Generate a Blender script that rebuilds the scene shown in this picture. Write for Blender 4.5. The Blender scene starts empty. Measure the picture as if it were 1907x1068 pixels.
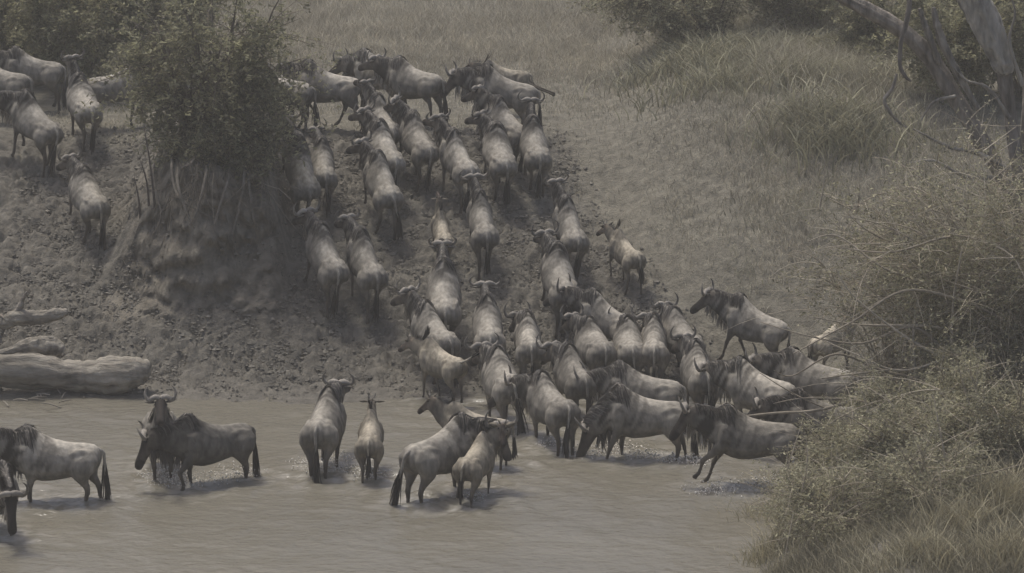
import bpy, math, random, time
import numpy as np
from mathutils import Matrix, Vector
from mathutils.kdtree import KDTree

T0 = time.time()
R = math.radians
C = bpy.context.scene.collection
scene = bpy.context.scene

# ------------------------------------------------------------------ camera
CAM_H, PITCH, F_PX, CX, CY = 14.5, R(12.5), 5600.0, 953.5, 534.0
cam_data = bpy.data.cameras.new('camera')
cam = bpy.data.objects.new('camera', cam_data)
C.objects.link(cam)
cam.location = (0, 0, CAM_H)
cam.rotation_euler = (R(90) - PITCH, 0, 0)
cam_data.sensor_width = 36.0
cam_data.lens = 36.0 * F_PX / 1907.0
cam_data.clip_start, cam_data.clip_end = 0.5, 2000
cam_data.dof.use_dof = False
scene.camera = cam

# ------------------------------------------------------------------ light
SUN_EL, SUN_AZ = R(69), R(-40)          # azimuth from +Y (away from camera) towards +X
world = bpy.data.worlds.new('World'); scene.world = world
world.use_nodes = True
wn = world.node_tree.nodes; wl = world.node_tree.links
sky = wn.new('ShaderNodeTexSky'); sky.sky_type = 'NISHITA'
sky.sun_disc = False
sky.sun_elevation = SUN_EL
sky.sun_rotation = SUN_AZ
sky.air_density = 0.7; sky.dust_density = 4.0; sky.ozone_density = 0.2
wl.new(sky.outputs[0], wn['Background'].inputs[0])
wn['Background'].inputs[1].default_value = 0.15
sun_d = bpy.data.lights.new('sun', 'SUN'); sun = bpy.data.objects.new('sun', sun_d); C.objects.link(sun)
sun_d.energy = 2.0; sun_d.angle = R(11.0); sun_d.color = (1.0, 0.972, 0.88)
sdir = Vector((math.cos(SUN_EL) * math.sin(SUN_AZ), math.cos(SUN_EL) * math.cos(SUN_AZ), math.sin(SUN_EL)))
sun.rotation_euler = sdir.to_track_quat('Z', 'Y').to_euler()
sun.location = (0, 50, 60)
scene.view_settings.view_transform = 'Standard'
scene.view_settings.look = 'None'
scene.view_settings.gamma = 1.0
scene.view_settings.exposure = 0.0

# ------------------------------------------------------------------ helpers
rng = np.random.default_rng(7)

def smooth(a, b, x):
    t = np.clip((np.asarray(x, float) - a) / (b - a), 0, 1)
    return t * t * (3 - 2 * t)

def _hash(ix, iy, seed):
    n = (ix * 374761393 + iy * 668265263 + seed * 974634777) & 0xffffffff
    n = ((n ^ (n >> 13)) * 1274126177) & 0xffffffff
    return ((n ^ (n >> 16)) & 0xffff) / 65535.0

def vnoise(x, y, seed=0):
    x = np.asarray(x, float); y = np.asarray(y, float)
    ix = np.floor(x).astype(np.int64); iy = np.floor(y).astype(np.int64)
    fx = x - ix; fy = y - iy
    fx = fx * fx * (3 - 2 * fx); fy = fy * fy * (3 - 2 * fy)
    a = _hash(ix, iy, seed); b = _hash(ix + 1, iy, seed); c = _hash(ix, iy + 1, seed); d = _hash(ix + 1, iy + 1, seed)
    return (a * (1 - fx) + b * fx) * (1 - fy) + (c * (1 - fx) + d * fx) * fy

def fbm(x, y, octv=4, seed=0):
    s = 0; a = 0.5
    for k in range(octv):
        s = s + a * (vnoise(x * 2 ** k, y * 2 ** k, seed + k) * 2 - 1); a *= 0.5
    return s

def mk(name, V, F, mat, col=None, smooth_sh=True, parent=None, **props):
    """V (n,3); F list of int arrays (m,k); col (n,3) linear colour attribute."""
    me = bpy.data.meshes.new(name)
    V = np.asarray(V, np.float32)
    F = [np.asarray(f, np.int32) for f in F if len(f)]
    me.vertices.add(len(V)); me.vertices.foreach_set('co', V.ravel())
    loops = np.concatenate([f.ravel() for f in F])
    tot = np.concatenate([np.full(len(f), f.shape[1], np.int32) for f in F])
    start = np.concatenate([[0], np.cumsum(tot)[:-1]]).astype(np.int32)
    me.loops.add(len(loops)); me.loops.foreach_set('vertex_index', loops)
    me.polygons.add(len(tot)); me.polygons.foreach_set('loop_start', start)
    me.polygons.foreach_set('loop_total', tot)
    me.polygons.foreach_set('use_smooth', np.full(len(tot), smooth_sh, bool))
    if col is not None:
        a = me.color_attributes.new('Col', 'FLOAT_COLOR', 'POINT')
        c4 = np.ones((len(V), 4), np.float32); c4[:, :3] = col
        a.data.foreach_set('color', c4.ravel())
    me.update(); me.validate()
    o = link(name, me, parent)
    if mat: me.materials.append(mat)
    for k, v in props.items(): o[k] = v
    return o

def link(name, data, parent=None):
    o = bpy.data.objects.new(name, data); C.objects.link(o)
    if parent: o.parent = parent
    return o

def tag(o, label, cat, group=None):
    o['label'] = label; o['category'] = cat
    if group: o['group'] = group
    return o

class MB:
    def __init__(s): s.V = []; s.F = []; s.C = []; s.n = 0
    def add(s, V, F, col):
        V = np.asarray(V, float).reshape(-1, 3)
        col = np.broadcast_to(np.asarray(col, float), V.shape)
        s.V.append(V); s.C.append(col)
        for f in F: s.F.append(np.asarray(f, int) + s.n)
        s.n += len(V)
    def build(s, name, mat, parent=None, smooth_sh=True, off=None, **props):
        V = np.concatenate(s.V)
        if off is not None: V = V - np.asarray(off)
        byk = {}
        for f in s.F: byk.setdefault(f.shape[1], []).append(f)
        return mk(name, V, [np.concatenate(v) for v in byk.values()], mat, np.concatenate(s.C), smooth_sh, parent, **props)

def norm(v): return v / np.maximum(np.linalg.norm(v, axis=-1, keepdims=True), 1e-9)

def ribbons(P, W, side=None):
    """P (N,K,3) paths, W (N,K) half widths -> verts, quads"""
    N, K, _ = P.shape
    if side is None:
        t = norm(P[:, -1] - P[:, 0]); r = rng.normal(size=(N, 3)); side = norm(np.cross(t, r))
    S = side[:, None, :] * W[:, :, None]
    V = np.stack([P - S, P + S], 2)             # N,K,2,3
    idx = np.arange(N * K * 2).reshape(N, K, 2)
    Q = np.stack([idx[:, :-1, 0], idx[:, :-1, 1], idx[:, 1:, 1], idx[:, 1:, 0]], -1).reshape(-1, 4)
    return V.reshape(-1, 3), Q

def tubes(P, W, ns=4):
    """P (N,K,3), W (N,K) radii -> verts, quads (open tapered tubes)"""
    N, K, _ = P.shape
    T = np.gradient(P, axis=1); T = norm(T)
    ref = np.where(np.abs(T[:, :1, 2:3]) > 0.9, np.array([1., 0, 0]), np.array([0, 0, 1.]))
    A = norm(np.cross(T, np.broadcast_to(ref, T.shape))); B = np.cross(T, A)
    th = np.arange(ns) / ns * 2 * np.pi
    V = P[:, :, None] + W[:, :, None, None] * (A[:, :, None] * np.cos(th)[None, None, :, None] + B[:, :, None] * np.sin(th)[None, None, :, None])
    idx = np.arange(N * K * ns).reshape(N, K, ns); nx = np.roll(idx, -1, 2)
    Q = np.stack([idx[:, :-1], nx[:, :-1], nx[:, 1:], idx[:, 1:]], -1).reshape(-1, 4)
    return V.reshape(-1, 3), Q

def spline(pts, n):
    pts = np.asarray(pts, float)
    m = len(pts); t = np.linspace(0, m - 1, n); i = np.clip(t.astype(int), 0, m - 2); f = (t - i)[:, None]
    p0 = pts[np.clip(i - 1, 0, m - 1)]; p1 = pts[i]; p2 = pts[i + 1]; p3 = pts[np.clip(i + 2, 0, m - 1)]
    return 0.5 * (2 * p1 + (p2 - p0) * f + (2 * p0 - 5 * p1 + 4 * p2 - p3) * f ** 2 + (3 * p1 - p0 - 3 * p2 + p3) * f ** 3)

# ------------------------------------------------------------------ materials
def mat_new(name):
    m = bpy.data.materials.new(name); m.use_nodes = True
    nt = m.node_tree; return m, nt, nt.nodes['Principled BSDF'], nt.nodes['Material Output']

def mat_col(name, rough=0.7, nscale=8.0, namp=0.35, bump=0.0, bscale=40.0, spec=0.3, translucent=0.0, stretch=(1, 1, 1), rough_var=0.0, bdist=0.02, bump2=None):
    m, nt, bs, out = mat_new(name)
    N = nt.nodes.new; L = nt.links.new
    at = N('ShaderNodeAttribute'); at.attribute_name = 'Col'
    tc = N('ShaderNodeTexCoord'); mp = N('ShaderNodeMapping'); mp.inputs['Scale'].default_value = stretch
    L(tc.outputs['Object'], mp.inputs[0])
    no = N('ShaderNodeTexNoise'); no.inputs['Scale'].default_value = nscale; no.inputs['Detail'].default_value = 5
    L(mp.outputs[0], no.inputs['Vector'])
    mr = N('ShaderNodeMapRange'); mr.inputs[1].default_value = 0.3; mr.inputs[2].default_value = 0.7
    mr.inputs[3].default_value = 1 - namp; mr.inputs[4].default_value = 1 + namp
    L(no.outputs[0], mr.inputs[0])
    mu = N('ShaderNodeVectorMath'); mu.operation = 'SCALE'
    L(at.outputs['Color'], mu.inputs[0]); L(mr.outputs[0], mu.inputs['Scale'])
    L(mu.outputs[0], bs.inputs['Base Color'])
    bs.inputs['Roughness'].default_value = rough
    bs.inputs['Specular IOR Level'].default_value = spec
    if rough_var:
        m2 = N('ShaderNodeMapRange'); m2.inputs[1].default_value = 0.35; m2.inputs[2].default_value = 0.65
        m2.inputs[3].default_value = rough - rough_var; m2.inputs[4].default_value = min(1, rough + rough_var)
        L(no.outputs[0], m2.inputs[0]); L(m2.outputs[0], bs.inputs['Roughness'])
    if bump:
        n2 = N('ShaderNodeTexNoise'); n2.inputs['Scale'].default_value = bscale; n2.inputs['Detail'].default_value = 6
        n2.inputs['Roughness'].default_value = 0.65
        L(mp.outputs[0], n2.inputs['Vector'])
        b = N('ShaderNodeBump'); b.inputs['Strength'].default_value = bump; b.inputs['Distance'].default_value = bdist
        L(n2.outputs[0], b.inputs['Height']); L(b.outputs[0], bs.inputs['Normal'])
        if bump2:
            n3 = N('ShaderNodeTexNoise'); n3.inputs['Scale'].default_value = bump2[0]; n3.inputs['Detail'].default_value = 3
            L(mp.outputs[0], n3.inputs['Vector'])
            b3 = N('ShaderNodeBump'); b3.inputs['Strength'].default_value = 1.0; b3.inputs['Distance'].default_value = bump2[1]
            L(n3.outputs[0], b3.inputs['Height']); L(b3.outputs[0], b.inputs['Normal'])
    if translucent:
        tr = N('ShaderNodeBsdfTranslucent'); L(mu.outputs[0], tr.inputs[0])
        mx = N('ShaderNodeMixShader'); mx.inputs[0].default_value = translucent
        L(bs.outputs[0], mx.inputs[1]); L(tr.outputs[0], mx.inputs[2]); L(mx.outputs[0], out.inputs[0])
    return m

M_GROUND = mat_col('ground_soil', 0.82, 5.0, 0.3, 1.0, 16.0, 0.25, bdist=0.06)
M_CLOD = mat_col('mud_clod', 0.75, 6.0, 0.35, 0.6, 40.0, 0.3)
M_COAT = mat_col('wildebeest_coat', 0.78, 11.0, 0.34, 0.6, 45.0, 0.12, stretch=(1.6, 1.0, 0.45), bdist=0.012, rough_var=0.1, bump2=(4.0, .03))
M_HAIR = mat_col('coarse_hair', 0.55, 20.0, 0.3, spec=0.3)
M_HORN = mat_col('horn_keratin', 0.6, 14.0, 0.25, 0.4, 60.0, 0.25)
M_EYE = mat_col('eye_dark', 0.1, 5, 0.05, spec=0.5)
M_LEAF = mat_col('leaf', 0.6, 3.0, 0.25, spec=0.25, translucent=0.45)
M_GRASS = mat_col('dry_grass', 0.7, 1.2, 0.25, spec=0.2, translucent=0.3)
M_TWIG = mat_col('twig_bark', 0.85, 9.0, 0.3, spec=0.15)
M_BARK = mat_col('dead_bark', 0.9, 6.0, 0.5, 1.0, 11.0, 0.1, stretch=(1.3, 1.3, 0.3), bdist=0.09)
M_LOG = mat_col('log_wood', 0.9, 7.0, 0.55, 1.0, 12.0, 0.1, stretch=(0.25, 1, 1), bdist=0.09)
M_SPLASH = mat_col('splash_water', 0.15, 9.0, 0.1, spec=0.6)

# ------------------------------------------------------------------ terrain
_s = np.linspace(-12, 60, 1441)
_z = np.interp(_s, [-12, -3, 0, 1.3, 9.6, 60], [-0.5, -0.36, 0.0, 0.10, 3.50, 5.0])
_k = np.hanning(31); _k /= _k.sum()
_z = np.convolve(np.pad(_z, 15, mode='edge'), _k, 'valid')

def shore_y(x): return 55.5 + 0.25 * np.sin(np.asarray(x) * 0.55 + 0.6) + 0.12 * np.sin(np.asarray(x) * 1.7)

def hmap(x, y):
    x = np.asarray(x, float); y = np.asarray(y, float)
    z = np.interp(y - shore_y(x), _s, _z)
    z = z + 0.10 * fbm(x * 0.5, y * 0.5, 3, 11) * smooth(57, 60, y)
    # earth mound between the two ramps
    yf = 59.2 + 0.5 * ((x + 6.0) / 1.3) ** 2 + 0.8 * fbm(x * 1.1, y * 0.4, 3, 5)
    mx = smooth(-8.6, -6.9, x) * (1 - smooth(-5.1, -4.5, x))
    top = 3.75 + 0.25 * fbm(x * 0.9, y * 0.9, 3, 21)
    m = mx * smooth(-0.8, 0.8, y - yf) * (1 - smooth(66, 71, y))
    z = z + np.maximum(top - z, 0) * m
    # hummocky apron at the mound foot
    z = z + 0.45 * np.exp(-((x + 6.2) / 1.3) ** 2 - ((y - 58.6) / 1.0) ** 2)
    # raised grassy shoulder on the right
    z = z + 0.75 * smooth(1.9, 4.6, x) * smooth(57.0, 60.5, y)
    z = z + 0.25 * np.exp(-((x - 2.6) / 0.5) ** 2) * smooth(57.3, 59, y) * (1 - smooth(60.5, 63, y))
    # near bank under the foreground thicket
    u = x - (3.9 + (y - 44.8) * 0.27) + 0.35 * fbm(x * 0.9, y * 0.9, 3, 31)
    zb = np.clip(u * 0.55, -0.4, 1.5) + 0.15 * fbm(x, y, 3, 33)
    zb = zb - 4.0 * smooth(51.5, 54.5, y - 0.12 * np.maximum(x - 6.0, 0))
    z = np.maximum(z, zb)
    # the viewer's own bank, behind and below the camera
    z = np.maximum(z, -1.0 + 13.6 * (1 - smooth(2, 32, y)))
    return z

cp, sp = math.cos(PITCH), math.sin(PITCH)
def ray(px, py):
    a = (px - CX) / F_PX; b = -(py - CY) / F_PX
    return np.array([a, cp + b * sp, -sp + b * cp])
def ground_at(px, py, water=True):
    d = ray(px, py); t = np.arange(38, 150, 0.02)
    P = np.array([0, 0, CAM_H]) + t[:, None] * d
    h = hmap(P[:, 0], P[:, 1])
    if water: h = np.maximum(h, 0)
    i = np.argmax(P[:, 2] < h)
    return P[i]
def at(px, py, Y):
    d = ray(px, py); t = Y / d[1]
    return np.array([0, 0, CAM_H]) + t * d

def mudness(x, y):
    """1 on churned wet mud, 0 on grass"""
    s = y - shore_y(x)
    n = 0.9 * fbm(x * 0.6, y * 0.6, 4, 41)
    xb = np.interp(s, [0, 1.5, 4, 6.5, 9, 11], [5.2, 4.2, 2.8, 1.9, 1.3, .8])
    right = 1 - smooth(-.55, .45, x - xb + n * 0.9)
    top = 1 - smooth(8.8, 10.6, s + n * 1.2)
    return right * top

def mound_mask(x, y):
    mx = smooth(-8.6, -7.4, x) * (1 - smooth(-5.0, -4.4, x))
    return mx * smooth(57.9, 58.8, y) * (1 - smooth(61.5, 63.5, y))

# grid with dense area in view
def axis(segs):
    out = []
    for a, b, st in segs: out.append(np.arange(a, b - 1e-6, st))
    return np.concatenate(out + [[segs[-1][1]]])
gx = axis([(-250, -40, 15), (-40, -13, 1.5), (-13, -11, 0.2), (-11, 4.6, 0.042), (4.6, 11, 0.12), (11, 40, 1.5), (40, 250, 15)])
gy = axis([(-60, 40, 4), (40, 54, 0.25), (54, 57, 0.06), (57, 65.5, 0.038), (65.5, 72, 0.12), (72, 95, 0.4), (95, 130, 2), (130, 400, 18)])
GX, GY = np.meshgrid(gx, gy)
GZ = hmap(GX, GY)
md = mudness(GX, GY); mm = mound_mask(GX, GY)
s_ = GY - shore_y(GX)
churn = md * (smooth(0.05, 0.5, s_) * .35 + .65 * smooth(0.4, 1.6, s_)) * (1 - 0.6 * mm) * (np.abs(GX) < 12)
wx_, wy_ = GX + .12 * fbm(GX * 3, GY * 3, 2, 58), GY + .12 * fbm(GX * 3, GY * 3, 2, 59)
cl = 0.20 * np.abs(fbm(wx_ * 2.3, wy_ * 2.3, 2, 51)) + 0.20 * np.abs(vnoise(wx_ * 6.5, wy_ * 6.5, 52) - .5) + .15 * np.abs(vnoise(wx_ * 13, wy_ * 13, 53) - .5)
pit = -0.13 * smooth(0.70, 0.86, vnoise(GX * 4.5, GY * 4.5, 57))
GZ = GZ + churn * (cl * 1.1 + pit) - churn * 0.08
fine = (np.abs(GX) < 12) & (GY > 53) & (GY < 72)
GZ = GZ + np.where(fine, mm * (0.10 * fbm(GX * 2.4, GY * 2.4, 3, 61)), 0)
GZ = GZ + np.where(fine, (1 - md) * 0.05 * fbm(GX * 4, GY * 4, 3, 71), 0)
GZ = GZ + np.where(fine, smooth(-0.3, 0.2, s_) * md * 0.025 * fbm(GX * 5, GY * 5, 4, 73), 0)
GYd = GY + np.where(fine, mm * (.6 * fbm(GX * 1.9, GZ * 2.4, 5, 65) - .35 * np.abs(fbm(GX * 3.5, GZ * 4.5 + 3, 4, 66))), 0)
mud_c = np.array([0.152, 0.140, 0.116]); wet_c = np.array([0.155, 0.143, 0.12]); earth_c = np.array([0.22, 0.195, 0.152]); soil_c = np.array([0.18, 0.166, 0.13])
col = np.empty(GX.shape + (3,))
n1 = fbm(GX * 0.8, GY * 0.8, 4, 81)[..., None]
col[:] = soil_c
col = col * (1 - md[..., None]) + mud_c * (1 + 0.35 * n1) * md[..., None]
lowshore = (md * (1 - smooth(0.2, 1.5, s_ + 0.6 * fbm(GX, GY, 3, 83))))[..., None]
col = col * (1 - lowshore) + wet_c * lowshore
leftdry = (mm * smooth(-0.4, 0.2, fbm(GX * 1.5, GY * 1.5, 3, 84) + 0.2))[..., None]
col = col * (1 - leftdry) + earth_c * leftdry
# paler dried crust speckle on the clods and darker trodden bare strip behind the crest
col = col * (1 + 0.22 * (vnoise(GX * 6, GY * 6, 85) - 0.5))[..., None]
idx = np.arange(GX.size).reshape(GX.shape)
Q = np.stack([idx[:-1, :-1], idx[:-1, 1:], idx[1:, 1:], idx[1:, :-1]], -1).reshape(-1, 4)
mk('ground', np.stack([GX, GYd, GZ], -1).reshape(-1, 3), [Q], M_GROUND, col.reshape(-1, 3), kind='structure')

# loose mud clods
def clods():
    n = 210000
    x = rng.uniform(-10.5, 4.8, n); y = rng.uniform(55.2, 67, n)
    w = mudness(x, y) * (.15 + .85 * smooth(0.2, 1.6, y - shore_y(x))) * smooth(-.05, .25, y - shore_y(x)) * (1 - 0.35 * mound_mask(x, y)) * (0.35 + 0.65 * smooth(0.35, 0.65, vnoise(x * 1.3, y * 1.3, 91)))
    k = rng.random(n) < w * 0.42; x = x[k]; y = y[k]; n = len(x)
    base = np.array([[1, 0, 0], [-1, 0, 0], [0, 1, 0], [0, -1, 0], [0, 0, 1], [0, 0, -1]], float)
    tris = np.array([[0, 2, 4], [2, 1, 4], [1, 3, 4], [3, 0, 4], [2, 0, 5], [1, 2, 5], [3, 1, 5], [0, 3, 5]])
    sz = 0.014 + 0.030 * rng.random(n) ** 2.0 + 0.025 * (rng.random(n) > 0.98)
    V = base[None] * (1 + 0.35 * rng.normal(size=(n, 6, 1)).clip(-1.5, 1.5)) * sz[:, None, None] * np.array([1.3, 1.0, 0.85])
    a = rng.uniform(0, 6.28, n); ca, sa = np.cos(a)[:, None], np.sin(a)[:, None]
    V = np.stack([V[..., 0] * ca - V[..., 1] * sa, V[..., 0] * sa + V[..., 1] * ca, V[..., 2]], -1)
    z = hmap(x, y) + 0.035 * rng.random(n)
    V += np.stack([x, y, z], -1)[:, None]
    Fc = (tris[None] + (np.arange(n) * 6)[:, None, None]).reshape(-1, 3)
    c = mud_c * (0.75 + 0.65 * rng.random((n, 1)))
    mk('mud_clods', V.reshape(-1, 3), [Fc], M_CLOD, np.repeat(c, 6, 0), False, kind='stuff', label='churned wet clods of mud on the trampled slope')
clods()

# ------------------------------------------------------------------ wildebeest builder
BASE = np.array([0.285, 0.262, 0.222]); DARK = np.array([0.034, 0.030, 0.025]); FACE = np.array([0.035, 0.030, 0.026])
TAN = np.array([0.165, 0.138, 0.108]); HOOF = np.array([0.025, 0.022, 0.02]); MUD = np.array([0.10, 0.086, 0.068])
NA = 14
YS = 0.89
TH = np.arange(NA) / NA * 2 * np.pi

class Loft:
    def __init__(s): s.V = []; s.F = []; s.A = []; s.n = 0
    def add(s, rows):
        """rows: list of (centre, side, up, w, h, egg, colour, stripe_amp, s)"""
        k = len(rows); base = s.n
        for (c, sd, up, w, h, egg, colf, amp, sv) in rows:
            ct, st = np.cos(TH), np.sin(TH)
            ring = np.asarray(c) + (w * ct * (1 - egg * st))[:, None] * np.asarray(sd) + (h * st)[:, None] * np.asarray(up)
            s.V.append(ring)
            cc = np.array([colf(v) for v in st]) if callable(colf) else np.tile(colf, (NA, 1))
            s.A.append(np.concatenate([cc, np.full((NA, 1), amp), np.full((NA, 1), sv)], 1))
        idx = base + np.arange(k * NA).reshape(k, NA); nx = np.roll(idx, -1, 1)
        s.F.append(np.stack([idx[:-1], nx[:-1], nx[1:], idx[1:]], -1).reshape(-1, 4))
        s.n += k * NA
        for r, flip in ((0, True), (k - 1, False)):
            s.V.append(np.asarray(rows[r][0])[None]); s.A.append(s.A[-1 if not flip else -k][:1] if flip is False else s.A[len(s.A) - k][:1])
            ci = s.n; s.n += 1
            f = np.stack([idx[r], nx[r], np.full(NA, ci)], -1)
            s.F.append(f[:, ::-1] if flip else f)

def dirv(pitch, yaw):
    return np.array([math.sin(yaw) * math.cos(pitch), math.cos(yaw) * math.cos(pitch), math.sin(pitch)])

def frame(t, ref=np.array([0, 0, 1.0])):
    t = t / np.linalg.norm(t); s = np.cross(t, ref); s /= np.linalg.norm(s); u = np.cross(s, t); return s, u

def limb_rows(js, rad, cols, flat=None):
    js = [np.asarray(j, float) for j in js]; rows = []
    for i, j in enumerate(js):
        t = js[min(i + 1, len(js) - 1)] - js[max(i - 1, 0)]
        t = t / np.linalg.norm(t)
        sd = np.array([1.0, 0, 0]); u = np.cross(sd, t); u /= np.linalg.norm(u); sd = np.cross(t, u)
        w, h = rad[i]
        rows.append((j, sd, u, w, h, 0, cols[i], 0.0, 0.0))
    return rows

def make_wildebeest(label, loc, heading, pitch, sc, pose, seed, young=False, wet=0.3, tint=1.0, roll=0.0):
    r = np.random.default_rng(seed); g = r.random
    nb_p, nb_y, hd_p, hd_y = [R(v) for v in pose['head']]
    body_col = BASE * tint * np.array([1.0, 1.0, 1.0]) * (1 + 0.06 * r.normal())
    if young: body_col = np.array([0.31, 0.275, 0.215]) * tint
    fat = 1.0 + 0.09 * r.normal(); fat = min(max(fat, 0.88), 1.17)
    if young: fat *= 0.82
    lf = Loft(); X = np.array([1.0, 0, 0]); Z = np.array([0, 0, 1.0])
    belly = pose.get('drop', 0.0)
    tor = [(-.80, .95, .05, .07, 0), (-.77, .935, .10, .13, .1), (-.69, .925, .165, .20, .16), (-.56, .905, .208, .242, .20), (-.40, .89, .218, .258, .20),
           (-.20, .880, .252, .285, .16), (.02, .885, .278, .325, .16), (.20, .92, .268, .372, .22), (.36, .985, .230, .412, .30),
           (.49, 1.02, .200, .395, .30), (.60, 1.01, .168, .32, .2), (.68, 1.00, .118, .22, .1), (.72, .99, .05, .10, 0)]
    tor = [(y * YS, z, w, h, e) for (y, z, w, h, e) in tor]
    rows = []
    for (y, z, w, h, e) in tor:
        amp = 0.95 * float(smooth(-0.30, 0.40, y)) * (0.35 if young else 1)
        def cf(v, y=y): return body_col * ((1.42 if y < .1 else 1.0) if v > 0.5 else (0.46 if v < -0.5 else (.90 if v > 0 else .72)))  # dusty back; top light and shade of flanks and belly painted into coat
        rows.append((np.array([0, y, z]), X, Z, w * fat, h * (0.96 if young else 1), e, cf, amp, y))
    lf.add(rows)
    # neck
    nb = np.array([0, .46 * YS, 1.08]); L = .60 if not young else .52
    d1 = dirv(nb_p * 0.6, nb_y * 0.45); d2 = dirv(nb_p * 1.25, nb_y * 1.2)
    P = [nb]; k = 6
    for i in range(1, k):
        f = i / (k - 1); d = d1 * (1 - f) + d2 * f; P.append(P[-1] + d / np.linalg.norm(d) * L / (k - 1))
    P = np.array(P); poll = P[-1]
    nw = np.array([.175, .155, .132, .115, .103, .092]) * (0.85 if young else 1); nh = np.array([.31, .285, .255, .225, .195, .165]) * (0.82 if young else 1)
    neck_fr = []; rows = []
    for i in range(k):
        t = P[min(i + 1, k - 1)] - P[max(i - 1, 0)]; s_, u_ = frame(t); neck_fr.append((s_, u_))
        off = P[i] - u_ * (.05 if i < 3 else .02)
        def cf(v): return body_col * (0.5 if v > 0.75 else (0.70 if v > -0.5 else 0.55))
        rows.append((off, s_, u_, nw[i], nh[i], .18, cf, 0.95 * (0.3 if young else 1), .6 + i * .12))
    lf.add(rows)
    # head
    hp = hd_p; hy = nb_y + hd_y
    hd = dirv(hp, hy); hs, hu = frame(hd)
    h0 = poll + hu * .02 - hd * .05
    HL = .58 if not young else .42
    def fc(a, b):
        top = FACE if not young else np.array([.07, .055, .045]); ch = np.array([.13, .11, .09]) if not young else np.array([.22, .18, .14])
        return lambda v: (top if v > a else (ch if v > -.6 else ch * b))
    prof = [(-.04, .04, .05, 0), (.03, .082, .10, -.01), (.16, .092, .122, -.03), (.28, .082, .115, -.035), (.45, .068, .095, -.03), (.64, .060, .082, -.02), (.80, .066, .076, -.015), (.92, .070, .070, -.015), (1.0, .058, .055, -.02), (1.04, .03, .03, -.02)]
    rows = []
    for (t, w, h, o) in prof:
        q = .80 if young else 1.06
        cf = fc(.1, .8) if t < .75 else (FACE if not young else np.array([.05, .04, .035]))
        rows.append((h0 + hd * t * HL + hu * o, hs, hu, w * q, h * q, .05, cf, 0, 0))
    lf.add(rows)
    # legs
    ch = body_col * .80; low = TAN * tint * (0.85 + .2 * g()); shin = low * 0.8
    legs = pose['legs']
    for li, (sx, fr) in enumerate(((-1, 1), (1, 1), (-1, 0), (1, 0))):
        sw, lift = legs[li]
        lr = 0.88 if young else 1.0
        if fr:
            js = [(.125, .44, 1.12), (.17, .42, .94), (.17, .36, .76), (.145, .375, .62), (.13, .395, .48), (.125, .405, .42), (.12, .395, .30), (.12, .385, .16), (.12, .39, .11), (.12, .415, .06), (.12, .43, .03), (.12, .435, -.01)]
            rad = [(.09, .15), (.105, .145), (.088, .115), (.062, .075), (.046, .052), (.046, .052), (.034, .036), (.033, .036), (.038, .042), (.036, .042), (.044, .054), (.046, .058)]
            top, kj = 1.0, 5
        else:
            js = [(.11, -.50, 1.00), (.165, -.54, .90), (.183, -.52, .77), (.163, -.52, .66), (.135, -.57, .56), (.12, -.625, .48), (.115, -.645, .42), (.115, -.635, .30), (.115, -.625, .16), (.115, -.615, .11), (.115, -.59, .06), (.115, -.575, .03), (.115, -.57, -.01)]
            rad = [(.10, .20), (.125, .235), (.118, .20), (.092, .145), (.062, .085), (.045, .062), (.046, .058), (.036, .040), (.034, .038), (.039, .043), (.037, .043), (.044, .054), (.046, .058)]
            top, kj = .98, 6
        js = [(x, y * YS, z) for (x, y, z) in js]
        out = []
        for i, (x, y, z) in enumerate(js):
            t = max(0.0, (top - z) / top)
            yy = y + sw * t ** 1.15; zz = z + 0.28 * sw * sw * t
            if lift:
                if fr:   # carpus goes forward and up, cannon folds back
                    a = min(1, t / .58)
                    yy += lift * .55 * a ** 1.5; zz += lift * .45 * a ** 1.5
                    if i > kj:
                        q = (js[kj][2] - z) / js[kj][2]; yy -= lift * 1.0 * q; zz += lift * .55 * q
                else:
                    a = min(1, t / .55)
                    yy += lift * .25 * a; zz += lift * .55 * a
                    if i > kj:
                        q = (js[kj][2] - z) / js[kj][2]; yy -= lift * .65 * q; zz += lift * .45 * q
            out.append((sx * x * (1 + .10 * pose.get('wide', 0) * t), yy, zz))
        cols = []
        for i, (x, y, z) in enumerate(js):
            c = ch if z > .7 else (ch * (z - .4) / .3 + low * (.7 - z) / .3 if z > .4 else (low if z > .2 else shin))
            if z < .05: c = HOOF
            cols.append(c)
        rr = [(w * lr * (.9 if js[q_][2] < .5 else 1), h * lr * (.88 if js[q_][2] < .6 else .96)) for q_, (w, h) in enumerate(rad)]
        if fr: rr = [(w * fat ** .5, h) for (w, h) in rr]
        lf.add(limb_rows(out, rr, cols))
    # hip and shoulder bones under the skin
    for (bx, by, bz, br, bl) in ((.168, -.42, 1.035, .055, .15), (.15, .32, 1.02, .055, .18)):
        for sx in (-1, 1):
            c0 = np.array([sx * bx * fat, by * YS, bz])
            lf.add([(c0 + np.array([0, q * bl, -.25 * q * bl]), X, Z, br * e_, br * e_, 0, body_col, .3 if by > 0 else 0, by) for q, e_ in ((-1, .25), (-.6, .8), (0, 1), (.6, .8), (1, .25))])
    V = np.concatenate(lf.V); A = np.concatenate(lf.A)
    F4 = [f for f in lf.F if f.shape[1] == 4]; F3 = [f for f in lf.F if f.shape[1] == 3]
    # fuse the lofts into one continuous skin
    me = bpy.data.meshes.new('tmp')
    me.from_pydata(V.tolist(), [], np.concatenate(F4).tolist() + np.concatenate(F3).tolist()); me.update()
    tmp = bpy.data.objects.new('tmp', me); C.objects.link(tmp)
    m = tmp.modifiers.new('r', 'REMESH'); m.mode = 'VOXEL'; m.voxel_size = 0.0285 if not young else .027; m.use_smooth_shade = True
    m2 = tmp.modifiers.new('s', 'SMOOTH'); m2.factor = 0.5; m2.iterations = 2
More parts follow.
